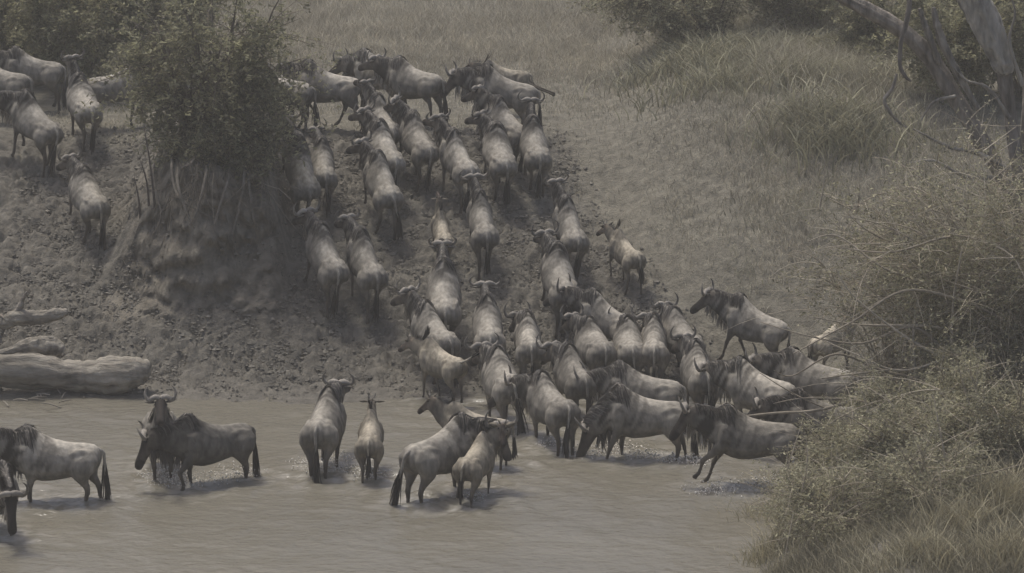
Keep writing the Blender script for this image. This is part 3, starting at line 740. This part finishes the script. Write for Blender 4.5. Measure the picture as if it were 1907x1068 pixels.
def bush(name, label, cat, base, rad, stems, twigs, nleaf, leafcol, twigcol, leafsize=.05, lean=(0, 0), group=None, r0=.03, fill=.55, twl=.5, seed=1, droop=.15, stem_part='trunk', spread=.05, low=.25, canes=0):
    r = np.random.default_rng(seed)
    base = np.asarray(base, float); rx, ry, rz = rad
    root = link(name, None); root.location = base; tag(root, label, cat, group)
    # stems
    K = 7; f = np.linspace(0, 1, K)
    d = norm(r.normal(size=(stems, 3)) * np.array([1, 1, .5]) + np.array([0, 0, .25]))
    tip = np.array([0, 0, rz]) + d * np.array([rx, ry, rz]) * (fill + (1 - fill) * r.random((stems, 1)))
    tip[:, 2] = np.maximum(tip[:, 2], .15 * rz)
    tip[:, 0] += lean[0]; tip[:, 1] += lean[1]
    st = r.normal(size=(stems, 3)) * np.array([rx, ry, 0]) * .10
    mid = st * .5 + tip * .35 + np.array([0, 0, 1]) * (.28 * np.linalg.norm(tip, axis=1, keepdims=True)) + r.normal(size=(stems, 3)) * .08 * rz
    S = ((1 - f) ** 2)[None, :, None] * st[:, None] + (2 * f * (1 - f))[None, :, None] * mid[:, None] + (f ** 2)[None, :, None] * tip[:, None]
    S = S + r.normal(size=S.shape) * .02 * rz * f[None, :, None]
    RW = r0 * (.5 + .8 * r.random((stems, 1))) * (1 - .8 * f)[None]
    V, Fq = tubes(S, RW, 6)
    mk(stem_part, V, [Fq], M_TWIG, np.repeat(np.asarray(twigcol) * (.8 + .5 * r.random((stems, 1))), K * 6, 0), True, root)
    # twigs
    si = r.integers(0, stems, twigs); tf = low + (1 - low) * r.random(twigs) ** .7
    i0 = np.minimum((tf * (K - 1)).astype(int), K - 2); ff = (tf * (K - 1) - i0)[:, None]
    o = S[si, i0] * (1 - ff) + S[si, i0 + 1] * ff
    ctr = np.array([lean[0] * .7, lean[1] * .7, rz * .9])
    dd = norm(norm(o - ctr) * .9 + r.normal(size=(twigs, 3)) * .75 + np.array([0, 0, -droop]))
    ln = twl * (.5 + r.random((twigs, 1)))
    K2 = 3; f2 = np.linspace(0, 1, K2)
    Tw = o[:, None] + dd[:, None] * (ln[:, None] * f2[None, :, None]) + r.normal(size=(twigs, 1, 3)) * (.12 * ln[:, None] * (f2 ** 2)[None, :, None]) - np.array([0, 0, 1]) * (droop * ln[:, None] * (f2 ** 2)[None, :, None])
    V, Fq = tubes(Tw, np.full((twigs, 1), .006) * (1.1 - .8 * f2)[None] * (.7 + r.random((twigs, 1))), 3)
    mk('twigs', V, [Fq], M_TWIG, np.repeat(np.asarray(twigcol) * (.7 + .9 * r.random((twigs, 1))), K2 * 3, 0), True, root)
    if canes:
        ci = r.integers(0, stems, canes); cj = r.integers(2, K, canes); a = S[ci, cj]
        dv = norm(norm(S[ci, cj] - S[ci, cj - 1]) * .8 + r.normal(size=(canes, 3)) * np.array([.8, .4, .5])); L_ = .5 + 1.1 * r.random((canes, 1)) ** 1.5
        fc_ = np.linspace(0, 1, 6)
        Pc = a[:, None] + dv[:, None] * (L_[:, None] * fc_[None, :, None]) + r.normal(size=(canes, 1, 3)) * (.18 * L_[:, None] * (fc_ ** 2)[None, :, None]) - np.array([0, 0, 1]) * (.18 * L_[:, None] * (fc_ ** 2)[None, :, None])
        for q in range(canes):
            V, Fq = tubes(Pc[q:q + 1], (.007 + .010 * r.random() ** 2) * (1.1 - .9 * np.linspace(0, 1, 6))[None], 4)
            mk('cane', V, [Fq], M_TWIG, np.asarray(twigcol) * (.6 + .7 * r.random()), True, root)
    if nleaf:
        ti = r.integers(0, twigs, nleaf); tt = r.random(nleaf) ** .6 * (K2 - 1.001); i0 = tt.astype(int); ff = (tt - i0)[:, None]
        Pn = Tw[ti, i0] * (1 - ff) + Tw[ti, i0 + 1] * ff + r.normal(size=(nleaf, 3)) * spread
        tone = (.75 + .5 * r.random(twigs))[ti][:, None]
        V, Q, c = leaves(Pn, leafsize, np.asarray(leafcol) * tone, r=r)
        mk('crown', V, [Q], M_LEAF, c, False, root)
    return root

def limb(name, pts, rad, mat, colr, parent=None, ns=14, rough=.06, n=40, seed=0, off=None, fissure=0.0):
    P = spline(pts, n); w = np.interp(np.linspace(0, 1, n), np.linspace(0, 1, len(rad)), rad)
    V, Fq = tubes(P[None], w[None], ns)
    V = V.reshape(n, ns, 3); th = np.arange(ns)
    dv = fbm(np.arange(n)[:, None] * .25 + seed, np.cos(th / ns * 6.283)[None] * 1.3 + seed * 3, 3, seed) + .9 * fbm(np.arange(n)[:, None] * .06 + seed, th[None] * .9, 2, seed + 3) + .35 * fbm(np.arange(n)[:, None] * .7 + seed, th[None] * 1.3, 2, seed + 7)
    if fissure:
        tw_ = th[None] + np.arange(n)[:, None] * .06
        dv = dv - fissure / max(rough * 4, .01) * (smooth(.62, .78, vnoise(tw_ * .55 % ns, np.arange(n)[:, None] * .10 + seed * 5, seed + 11)) + .5 * vnoise(tw_ * 1.1, np.arange(n)[:, None] * .25, seed + 13))
    V = P[:, None] + (V - P[:, None]) * (1 + rough * 4 * dv)[..., None]
    V = np.concatenate([V.reshape(-1, 3), P[:1], P[-1:]])
    i0 = np.arange(ns); caps = [np.stack([i0, np.roll(i0, -1), np.full(ns, n * ns)], -1)[:, ::-1], np.stack([i0 + (n - 1) * ns, np.roll(i0, -1) + (n - 1) * ns, np.full(ns, n * ns + 1)], -1)]
    if off is not None: V = V - np.asarray(off)
    c = np.asarray(colr) * (1 + .25 * np.clip(np.concatenate([dv.ravel(), [0, 0]]), -1, 1))[:, None]
    return mk(name, V, [Fq] + caps, mat, c, True, parent)

LEAF_D = np.array([.135, .130, .080]); LEAF_L = np.array([.21, .20, .122]); LEAF_O = np.array([.34, .322, .215]); TWC = np.array([.24, .21, .165]); TWD = np.array([.10, .085, .07])

# ------------------------------------------------------------------ tree on the mound
mb = np.array([-6.3, 61.1, 0]); mb[2] = float(hmap(mb[0], mb[1])) - .1
t = bush('thorn_tree', 'dense dark green thorn tree growing on the bare earth mound', 'tree', mb, (2.15, 1.4, 2.1), 48, 900, 26000, LEAF_D * 1.7, TWD * 1.4, .10, (.1, -.25), None, .05, .3, .95, 11, .3, low=.05, canes=45)
# leafy sprays hanging in front of the mound edge
# roots and hanging stems down the mound face
root_px = [[(300, 250), (285, 330), (300, 400), (285, 440)], [(345, 260), (330, 330), (345, 390), (370, 440)], [(400, 250), (385, 320), (365, 400), (345, 430)],
           [(420, 260), (425, 330), (405, 400), (395, 450)], [(440, 250), (455, 320), (445, 390), (430, 450)], [(370, 250), (360, 300), (335, 320), (320, 370), (300, 400)],
           [(330, 255), (320, 300), (325, 350), (345, 380), (400, 410)], [(455, 260), (462, 330), (470, 400), (480, 430)]]
for k, pl in enumerate(root_px):
    pts = []
    for j, (px, py) in enumerate(pl):
        g_ = ground_at(px, py); pts.append(g_ - ray(px, py) * (.38 if j == 0 else (.30 if j < len(pl) - 1 else .05)) + np.array([0, 0, .02]))
    limb('root', np.array(pts) - mb, np.array([.036, .03, .022, .012]) * (0.6 + .7 * rng.random()), M_TWIG, np.array([.19, .168, .137]), t, 7, .08, 24, k)
# hanging dry root fringe
r_ = np.random.default_rng(5); n = 420
px = r_.uniform(330, 500, n); py = r_.uniform(200, 330, n)
Pf = []
for a, b in zip(px, py):
    g0 = ground_at(a, b) - ray(a, b) * r_.uniform(.3, .65); L_ = r_.uniform(.3, 1.1)
    q = np.linspace(0, 1, 6)[:, None]
    Pf.append(g0 + q * np.array([r_.normal() * .15, -.1 + r_.normal() * .12, -L_]) + q ** 2 * r_.normal(size=3) * .3 + np.sin(q * 7 + r_.uniform(0, 6)) * r_.normal(size=3) * .03)
V, Fq = tubes(np.array(Pf) - mb, np.full((n, 6), .007) * (.6 + .9 * r_.random((n, 1))), 3)
mk('hanging_roots', V, [Fq], M_TWIG, np.repeat(TWC * (.55 + .6 * r_.random((n, 1))), 18, 0), True, t)

for k, (px, py, pts) in enumerate([(278, 415, [(275, 350), (262, 300)]), (290, 410, [(283, 330), (268, 235)]), (262, 405, [(258, 370), (250, 330)])]):
    g0 = ground_at(px, py); b = link('bare_sapling', None); b.location = g0
    tag(b, ['bare sapling stem leaning left on the mound face', 'tallest bare sapling stem on the mound, bent at the top', 'shortest bare sapling stem at the mound foot'][k], 'sapling')
    pp = [g0 - np.array([0, 0, .1])] + [at(x, y, g0[1] - .1) for x, y in pts]
    limb('stem', np.array(pp) - g0, [.03, .022, .008], M_TWIG, TWD, b, 6, .05, 18, k + 40)

sb = np.array([-5.9, 60.3, 0]); sb[2] = float(hmap(sb[0], sb[1])) - .1
bush('thorn_shrub', 'low leafy shrub overhanging the mound edge under the thorn tree', 'shrub', sb, (1.45, .8, .62), 24, 700, 12000, LEAF_D * 1.8, TWD, .10, (.1, -.3), None, .03, .3, .45, 12, .3, low=.1)

# shrubs behind, upper left
for k, (px, Y, rr, lab, seed) in enumerate([(40, 71.5, (1.5, 1.2, 1.25), 'pale green shrub at the far upper left corner behind the herd', 21), (175, 70.0, (1.3, 1.2, 1.35), 'bushy green shrub between the raised horns and the thorn tree', 22),
                              (300, 71.5, (1.5, 1.3, 1.7), 'tall green shrub directly behind the thorn tree', 23), (-60, 74, (1.8, 1.3, 1.9), 'shrub beyond the others at the left photo edge', 24), (120, 75.0, (2.0, 1.3, 1.7), 'broad shrub farthest back at upper left', 25)]):
    x = (px - CX) / F_PX * Y / cp * 1.0; z = float(hmap(x, Y))
    bush('shrub', lab, 'shrub', (x, Y, z - .1), (rr[0] * 1.3, rr[1] * 1.2, rr[2] * 1.5), 28, 1100, 24000, LEAF_L * 1.25 if k != 2 else LEAF_D * 1.6, TWC, .10, (0, 0), 'shrubs behind the herd', .035, .5, .5, seed)

# feathery acacia, top right centre
x = (1290 - CX) / F_PX * 76; bush('acacia_shrub', 'feathery acacia shrub reaching left over the dry grass at the top', 'shrub', (x, 72.5, float(hmap(x, 72.5)) - .1), (2.5, 1.4, 1.35), 30, 900, 20000, LEAF_O * .9, TWD, .09, (-.9, -.3), None, .04, .5, .6, 31)
# dark leafy shrubs behind the dead tree
for k, (px, Y, rr, lab, seed) in enumerate([(1640, 69.5, (1.6, 1.2, 1.3), 'green shrub behind the split dead limb', 41), (1760, 65.5, (1.6, 1.2, 1.5), 'leafy shrub between the dead limb and the dead trunk', 42), (1900, 65.5, (1.6, 1.2, 1.7), 'leafy shrub behind the dead trunk at the right edge', 43), (1480, 73.5, (2.2, 1.2, 1.5), 'dark shrub behind the tall reed grass', 44), (1800, 72, (2.4, 1.2, 2.2), 'tall shrub farthest back at the upper right', 45)]):
    x = (px - CX) / F_PX * Y / cp; z = float(hmap(x, Y))
    bush('shrub', lab, 'shrub', (x, Y, z - .1), rr, 24, 700, 17000, LEAF_L * 1.25, TWC, .10, (0, 0), 'shrubs around the dead tree', .035, .45, .5, seed)

# ------------------------------------------------------------------ grasses
def blades(P, hgt, lean, wid, colr, r, K=3, curve=1.0):
    n = len(P); f = np.linspace(0, 1, K)
    a = r.uniform(0, 6.283, n); dv = np.stack([np.cos(a), np.sin(a), np.zeros(n)], -1)
    ln = lean * (.3 + r.random(n)) * hgt
    Pt = P[:, None] + np.array([0, 0, 1]) * (hgt[:, None, None] * (f - .35 * curve * (lean * f ** 2.5))[None, :, None]) + dv[:, None] * (ln[:, None] * (f ** 1.8)[None])[..., None]
    sd = norm(np.stack([np.ones(n), .5 * r.normal(size=n), np.zeros(n)], -1))
    V, Q = ribbons(Pt, (wid * (.6 + .8 * r.random((n, 1)))) * (1 - .9 * f ** 2)[None], sd)
    c = np.asarray(colr) * (.65 + .7 * r.random((n, 1)))
    return V, Q, np.repeat(c, K * 2, 0)

def meadow():
    r = np.random.default_rng(77); b = MB()
    # plateau and right shoulder
    n = 215000
    x = r.uniform(-10.5, 10.5, n); y = 57.5 + 36 * r.random(n) ** 1.25
    keep = np.abs(x) < (y * .178 + .6)
    g_ = 1 - mudness(x, y); g_ = np.where(mound_mask(x, y) > .3, .03, g_)
    s = y - shore_y(x)
    # trampled bare strip just beyond the crest
    tramp = np.exp(-((s - 11.2 + .6 * np.sin(x * .8)) / 1.5) ** 2) * (1 - smooth(2.2, 4.0, x))
    xb_ = np.interp(s, [0, 1.5, 4, 6.5, 9, 11], [5.2, 4.2, 2.8, 1.9, 1.3, .8])
    dens = g_ * (1 - .85 * tramp) * np.where(s < 10, .12 + .88 * smooth(.2, 2.2, x - xb_), 1) * (.25 + .75 * smooth(.3, .62, fbm(x * .7, y * .7, 3, 301) * .5 + .5)) * smooth(57.6, 60.5, y)
    keep &= r.random(n) < dens
    x = x[keep]; y = y[keep]; n = len(x)
    P = np.stack([x, y, hmap(x, y) - .01], -1)
    far = smooth(69, 80, y)
    H = (.07 + .16 * r.random(n)) * (1 + 1.6 * far) * (1 + .6 * smooth(3.0, 5.5, x)) * (1 + 2.0 * smooth(2.6, 4.5, x) * smooth(62.5, 66, y) * smooth(.35, .6, vnoise(x * .8, y * .8, 317)))
    mixg = smooth(.45, .65, fbm(x * .9, y * .9, 3, 305) * .5 + .5) * smooth(2.5, 5, x)
    c = np.array([.40, .365, .285])[None] * (1 - .5 * mixg[:, None]) + np.array([.22, .212, .14])[None] * .5 * mixg[:, None]
    c = c * (.85 + .3 * vnoise(x * .5, y * .8, 309))[:, None]
    V, Q, cc = blades(P, H, .75, .0065, c, r)
    b.add(V, [Q], cc)
    n = 75000; x = r.uniform(3.2, 10, n); y = r.uniform(39.5, 54, n); h = hmap(x, y)
    kk = (h > .06) & (r.random(n) < .25 + .75 * smooth(.35, .6, vnoise(x * 1.5, y * 1.5, 311))); x, y, h = x[kk], y[kk], h[kk]; n = len(x)
    c = np.array([.30, .275, .195]) * (.6 + .7 * vnoise(x * .9, y * .9, 313))[:, None]
    V, Q, cc = blades(np.stack([x, y, h - .01], -1), .15 + .35 * r.random(n), .8, .006, c, r); b.add(V, [Q], cc)
    b.build('dry_grass', M_GRASS, smooth_sh=False, kind='stuff', label='dry tan grass covering the plateau and the right bank')
meadow()

def clump(name, label, cat, base, rad, n, h, colr, seed, group, lean=.7, wid=.011):
    r = np.random.default_rng(seed); base = np.asarray(base, float)
    q = r.normal(size=(n, 2)) * rad
    P = np.stack([q[:, 0], q[:, 1], np.array([float(v) for v in hmap(base[0] + q[:, 0], base[1] + q[:, 1])]) - base[2] - .03], -1)
    V, Q, c = blades(P, h * (.5 + .6 * r.random(n)), lean, wid, colr, r, K=6, curve=1.2)
    o = mk(name, V, [Q], M_GRASS, c, False); o.location = base
    return tag(o, label, cat, group)

reed_spots = [(1235, 150, 'leftmost tall grass clump under the acacia shrub'), (1290, 110, 'tall grass clump against the acacia shrub'), (1345, 150, 'drooping tall grass clump right of the acacia branch'), (1400, 105, 'tall grass clump high up in the reed bed'), (1440, 160, 'wide tall grass clump in the middle of the reed bed'),
              (1500, 110, 'tall grass clump under the dark top shrub'), (1530, 185, 'tall grass clump left of the hanging dead branch'), (1580, 130, 'tall grass clump below the broken limb end'), (1600, 230, 'low tall grass clump below the hanging dead branch'), (1480, 230, 'yellowish tall grass clump at the lower reed bed edge'), (1380, 200, 'small tall grass clump on the lower left of the reed bed'),
              (1545, 270, 'lowest tall grass clump on the right bank'), (1640, 150, 'tall grass clump behind the hanging dead branch')]
for k, (px, py, lab) in enumerate(reed_spots):
    g_ = ground_at(px + 60 * math.sin(k * 2.3), (py - 100) * 1.15 + 75 + 25 * math.sin(k * 1.7))
    clump('tall_grass', lab, 'grass clump', g_, (.75, .6), 330, .7 + .5 * ((k * 5) % 7) / 7, np.array([.28, .265, .18]) if k % 3 else np.array([.38, .355, .26]), 500 + k, 'tall grass clumps on the right bank', .85, .015)

# ------------------------------------------------------------------ dead tree, right
DT = 53.5
base = at(1950, 640, DT); base[2] = float(hmap(base[0], DT)) - .1
dt = link('dead_tree', None); dt.location = base
tag(dt, 'bare dead tree with split grey limbs in the upper right corner', 'tree')
S = 1 / (F_PX / DT * cp) * 1.03
def dl(name, pts, seed, ns=16, rough=.05, colr=(.40, .365, .31), dy=0.0):
    P = [at(x, y, DT + dy + (yo if len(q) else 0)) - base for (x, y, w, *q) in pts for yo in [q[0] if q else 0]]
    limb(name, P, [w * .38 * S for (x, y, w, *q) in pts], M_BARK, np.array(colr), dt, ns + 10, rough, 60, seed, fissure=.22)
dl('trunk', [(1970, 700, 100), (1960, 560, 85), (1942, 420, 72), (1928, 280, 62), (1932, 130, 70), (1958, -60, 90), (1990, -220, 85)], 3, 18, .05, (.34, .305, .26), .25)
dl('limb', [(1770, -140, 82), (1800, -30, 78), (1840, 50, 74), (1868, 118, 60), (1874, 138, 30)], 4, 18, .03, (.46, .43, .38))
dl('limb', [(1860, 110, 40), (1872, 150, 42), (1882, 220, 34), (1893, 300, 30), (1905, 380, 34), (1925, 460, 40)], 5, 12, .05, (.30, .27, .235), .1)
dl('limb', [(1535, -18, 18), (1575, -2, 30), (1620, 22, 34), (1680, 58, 40), (1730, 105, 46), (1775, 175, 44), (1820, 250, 40), (1860, 320, 36), (1900, 400, 40), (1935, 480, 44)], 6, 14, .06, (.27, .24, .205), -.05)
dl('broken_prong', [(1738, 14, 10), (1745, 45, 18), (1758, 85, 20), (1790, 150, 18), (1822, 205, 12)], 7, 10, .09, (.30, .27, .23), -.22)
dl('broken_prong', [(1712, 16, 9), (1722, 45, 15), (1735, 80, 18), (1750, 120, 14)], 8, 10, .09, (.28, .25, .21), -.22)
dl('hanging_branch', [(1690, -40, 11), (1693, 10, 12), (1686, 50, 13), (1678, 80, 12), (1676, 120, 10), (1685, 142, 9), (1697, 152, 5)], 9, 8, .04, (.27, .24, .21), -.5)
dl('hanging_branch', [(1670, 138, 5), (1662, 165, 9), (1647, 187, 10), (1658, 210, 9), (1674, 228, 7), (1688, 238, 3)], 10, 8, .05, (.31, .28, .24), -.5)

for q, pl in enumerate([[(1885, 320, 14), (1820, 285, 11), (1770, 275, 9), (1700, 240, 4)], [(1880, 220, 12), (1840, 165, 9), (1800, 150, 6), (1770, 120, 3)], [(1860, 330, 12), (1800, 330, 9), (1740, 300, 7), (1690, 305, 3)],
                        [(1900, 330, 14), (1850, 390, 10), (1790, 400, 7), (1720, 430, 3)], [(1780, 180, 10), (1740, 190, 8), (1715, 225, 4)], [(1905, 160, 12), (1880, 80, 8), (1890, 20, 5), (1870, -30, 3)]]):
    dl('branch', pl, 20 + q, 6, .05, (.33, .30, .255), -.3)

# ------------------------------------------------------------------ driftwood, left shore
def driftwood(name, label, pts, rad, seed, Y=None, branches=()):
    g0 = ground_at(*pts[0][:2]) if Y is None else None
    b0 = at(pts[len(pts) // 2][0], pts[len(pts) // 2][1], Y)
    o = link(name, None); o.location = b0; tag(o, label, 'driftwood', 'driftwood on the left shore')
    P = [at(x, y, Y + (q[0] if q else 0)) - b0 for (x, y, *q) in pts]
    limb('stem', P, rad, M_LOG, np.array([.33, .30, .25]), o, 30, .05, 80, seed, fissure=.12)
    for j, (bp_, br) in enumerate(branches):
        limb('branch', [at(x, y, Y + (q[0] if q else 0)) - b0 for (x, y, *q) in bp_], br, M_LOG, np.array([.28, .25, .21]), o, 10, .06, 26, seed + j + 1)
    return o
driftwood('driftwood_log', 'thick weathered log lying along the left water edge', [(-120, 680), (-20, 688), (60, 690), (120, 698), (160, 702), (205, 700), (245, 694), (272, 690), (281, 690)], [.38, .37, .36, .30, .30, .36, .33, .24, .10], 61, 55.9)
driftwood('driftwood_stump', 'forked dead stump with a raised prong at the left edge', [(-60, 560), (0, 600), (30, 592), (70, 592), (105, 586), (126, 581)], [.12, .13, .17, .15, .13, .06], 71, 57.2,
          [([(22, 600), (36, 575), (42, 558), (50, 543)], [.10, .07, .045, .015]), ([(5, 590), (-10, 610), (0, 640)], [.09, .08, .05]), ([(15, 590), (5, 620), (-8, 660)], [.03, .025, .02])])
driftwood('driftwood_log', 'short broken log lying between the big log and the stump', [(-30, 668), (20, 655), (60, 645), (95, 645), (118, 655)], [.06, .10, .18, .20, .10], 81, 56.6)
r_ = np.random.default_rng(9)
for k in range(18):
    px = r_.uniform(-5, 125); py = r_.uniform(722, 762); g0 = ground_at(px, py)
    a = r_.uniform(-.6, 3.6); L_ = r_.uniform(.15, .42)
    d = np.array([math.cos(a), .5 * math.sin(a), r_.uniform(-.05, .35)]) * L_ / 2
    o = limb('stick', [-d, d * r_.uniform(-.2, .2) + np.array([0, 0, .02]), d], [.012, .015, .007], M_TWIG, np.array([.34, .305, .25]) * r_.uniform(.6, 1.1), None, 5, .05, 6, k)
    o.location = g0 + np.array([0, 0, .06 + max(0, -d[2])])
    tag(o, 'pale broken stick in the flotsam heap below the big log', 'stick', 'flotsam sticks')
for k, (a, b, lab) in enumerate([((1000, 786), (1108, 783), 'thin branch lying in the shallows behind the left-turning animal'), ((1380, 772), (1600, 745), 'long bare branch hanging out over the wading animals')]):
    if k == 0:
        p0 = ground_at(*a); p1 = ground_at(*b); o = limb('fallen_branch', [p0 - p0, (p1 - p0) * .5 + np.array([0, 0, .03]), p1 - p0], [.012, .016, .01], M_TWIG, TWD, None, 6, .05, 14, 91); o.location = p0 + np.array([0, 0, .02]); tag(o, lab, 'branch')

# ------------------------------------------------------------------ foreground thicket, right
def nb(px, py, Y=None):
    g_ = ground_at(px, py); return g_
for k, (x, y, rr, st, tw, nl, lc, lab, seed, lean) in enumerate([
    (8.1, 49.8, (2.6, 1.4, 2.5), 60, 1500, 24000, LEAF_O, 'tangled twiggy thicket arching left over the wading animals', 101, (-.5, 0)),
    (9.2, 49.0, (2.3, 1.4, 2.7), 60, 1500, 26000, LEAF_O * .95, 'tall twiggy thicket at the right photo edge', 102, (-.2, 0)),
    (8.2, 51.3, (2.9, 1.2, 2.3), 60, 1400, 24000, LEAF_L, 'greener thicket behind the tangled twigs', 103, (-.5, 0)),
    (6.9, 51.2, (1.9, .9, 2.2), 34, 420, 2200, LEAF_O, 'sparse bare scrub on the left flank of the tangled thicket', 105, (-.4, 0)),
    (7.3, 50.4, (1.5, 1.0, 1.2), 30, 420, 3500, LEAF_O, 'small thicket hiding the shaded animal', 104, (-.2, 0))]):
    bush('thicket', lab, 'thicket', (x, y, float(hmap(x, y)) - .1), rr, st, tw, nl, lc, TWC * 1.8, .06, lean, 'thickets on the near bank', .022, .3, .62, seed, .1, 'stems', .07, low=.1, canes=(150, 150, 110, 90, 50)[k])
for k, (x, y, rr, nl, lab, seed) in enumerate([
    (5.6, 47.3, (1.1, .9, .75), 12000, 'low leafy bush beside the water at the bottom', 111), (6.9, 47.6, (1.3, 1.0, .9), 15000, 'rounded leafy bush right of the bottom water bush', 112), (5.0, 45.6, (1.0, .9, .6), 10000, 'leafy bush cut by the bottom photo edge', 113), (8.2, 48.0, (1.2, 1.0, 1.0), 12000, 'leafy bush below the tall right thicket', 114), (6.6, 45.6, (1.2, .9, .7), 11000, 'leafy bush at the bottom right of the water', 115), (5.9, 46.5, (1.1, .8, .8), 11000, 'leafy bush wedged between the bottom water bushes', 116), (7.7, 46.2, (1.2, .8, .75), 11000, 'leafy bush beside the bottom right tussocks', 117), (4.9, 43.7, (1.0, .8, .6), 10000, 'nearest leafy bush on the bottom edge by the water', 118), (6.2, 43.2, (1.1, .8, .6), 10000, 'nearest leafy bush on the bottom edge, right of the first', 119)]):
    bush('low_bush', lab, 'bush', (x, y, float(hmap(x, y)) - .1), rr, 24, 420, nl, LEAF_O * .95, TWC * 1.6, .055, (0, 0), 'low bushes on the near bank', .015, .5, .45, seed, .1, 'stems', .06, canes=36)
for k, (px, py, lab, n, h) in enumerate([(1440, 960, 'dry grass tussock leaning over the water beside the leaping animal', 420, .9), (1500, 900, 'dry grass tussock under the leaping animal hindquarters', 380, .85), (1400, 1040, 'dry grass tussock at the bottom water corner', 300, .7), (1560, 920, 'dry grass tussock in front of the shaded animal', 260, .8),
        (1790, 1000, 'dry grass tussock near the bottom right corner', 420, .9), (1860, 960, 'tall dry grass tussock at the right edge', 420, 1.1), (1880, 1060, 'dry grass tussock in the bottom right corner', 420, .9), (1720, 1050, 'dry grass tussock between low bushes at the bottom', 300, .7)]):
    g_ = ground_at(px, py)
    clump('grass_tussock', lab, 'grass tussock', g_, (.30, .22), n, h, np.array([.36, .325, .22]), 600 + k, 'dry tussocks on the near bank', .65, .007)
# the long bare branch over the herd
b0 = at(1600, 745, 50.0); o = link('bare_branch', None); o.location = b0
tag(o, 'long bare branch hanging out over the wading animals', 'branch')
limb('stem', [at(x, y, 50.0) - b0 for x, y in [(1365, 778), (1440, 770), (1520, 765), (1600, 745), (1670, 738), (1760, 745), (1880, 760)]], [.012, .022, .026, .034, .036, .036, .04], M_TWIG, TWC * 1.2, o, 7, .05, 40, 95)
for j, pl in enumerate([[(1600, 745), (1500, 742), (1440, 752)], [(1670, 738), (1590, 700), (1530, 706)], [(1540, 762), (1480, 735), (1415, 695)]]):
    limb('twig', [at(x, y, 50.0) - b0 for x, y in pl], [.016, .012, .005], M_TWIG, TWC, o, 5, .05, 20, 96 + j)
b0 = np.array([8.3, 49.3, 0]); b0[2] = float(hmap(8.3, 49.3)) - .1
o = link('dead_shrub', None); o.location = b0
tag(o, 'bare dead shrub with long crossing branches inside the right thicket', 'shrub')
for j, (w_, pl) in enumerate([(11, [(1880, 640), (1750, 610), (1600, 605), (1510, 590)]), (9, [(1880, 560), (1760, 545), (1640, 552), (1540, 540)]), (9, [(1850, 700), (1720, 650), (1600, 560), (1560, 500)]),
        (9, [(1890, 480), (1780, 440), (1660, 470), (1560, 460)]), (10, [(1860, 760), (1760, 690), (1650, 690), (1530, 705)]), (8, [(1790, 780), (1775, 600), (1790, 460)]), (8, [(1725, 780), (1705, 640), (1715, 540)]),
        (8, [(1885, 420), (1770, 470), (1650, 420), (1560, 400)]), (9, [(1870, 600), (1700, 540), (1590, 600), (1480, 660)]), (7, [(1700, 610), (1600, 640), (1500, 625), (1420, 600)]), (8, [(1890, 700), (1800, 560), (1760, 430), (1700, 360)]),
        (7, [(1850, 640), (1690, 690), (1590, 660), (1490, 615)]), (7, [(1760, 545), (1650, 500), (1560, 440), (1500, 450)]), (7, [(1640, 690), (1560, 660), (1480, 700), (1440, 690)])]):
    dy = .5 * math.sin(j * 2.1)
    P = [at(x + 4 * math.sin(q * 5 + j), y, 49.2 + dy + .15 * math.cos(q * 3 + j)) - b0 for q, (x, y) in enumerate(pl)]
    P = [np.array([.25 * math.sin(j), .1, .05]), P[0] * .55 + np.array([0, 0, .1])] + P
    limb('branch', P, np.array([1.6, 1.5] + [1.25, .95, .6, .25][:len(pl)]) * w_ * .30 * S, M_TWIG, TWC * (1.5 + .4 * math.sin(j * 1.3)), o, 6, .05, 36, 200 + j)
# ------------------------------------------------------------------ haze
hz = bpy.data.meshes.new('haze'); 
x0, x1, y0, y1, z0, z1 = -255, 255, -65, 405, -2.5, 24
hz.from_pydata([(x, y, z) for x in (x0, x1) for y in (y0, y1) for z in (z0, z1)], [], [(0, 1, 3, 2), (4, 6, 7, 5), (0, 4, 5, 1), (2, 3, 7, 6), (0, 2, 6, 4), (1, 5, 7, 3)])
ho = link('haze', hz); ho['kind'] = 'stuff'
hm = bpy.data.materials.new('haze_air'); hm.use_nodes = True; hn = hm.node_tree
hn.nodes.remove(hn.nodes['Principled BSDF'])
pv = hn.nodes.new('ShaderNodeVolumePrincipled'); pv.inputs['Color'].default_value = (.9, .86, .78, 1); pv.inputs['Density'].default_value = 0.0018
hn.links.new(pv.outputs[0], hn.nodes['Material Output'].inputs['Volume']); hz.materials.append(hm); hm.cycles.homogeneous_volume = True
print('built', time.time() - T0)
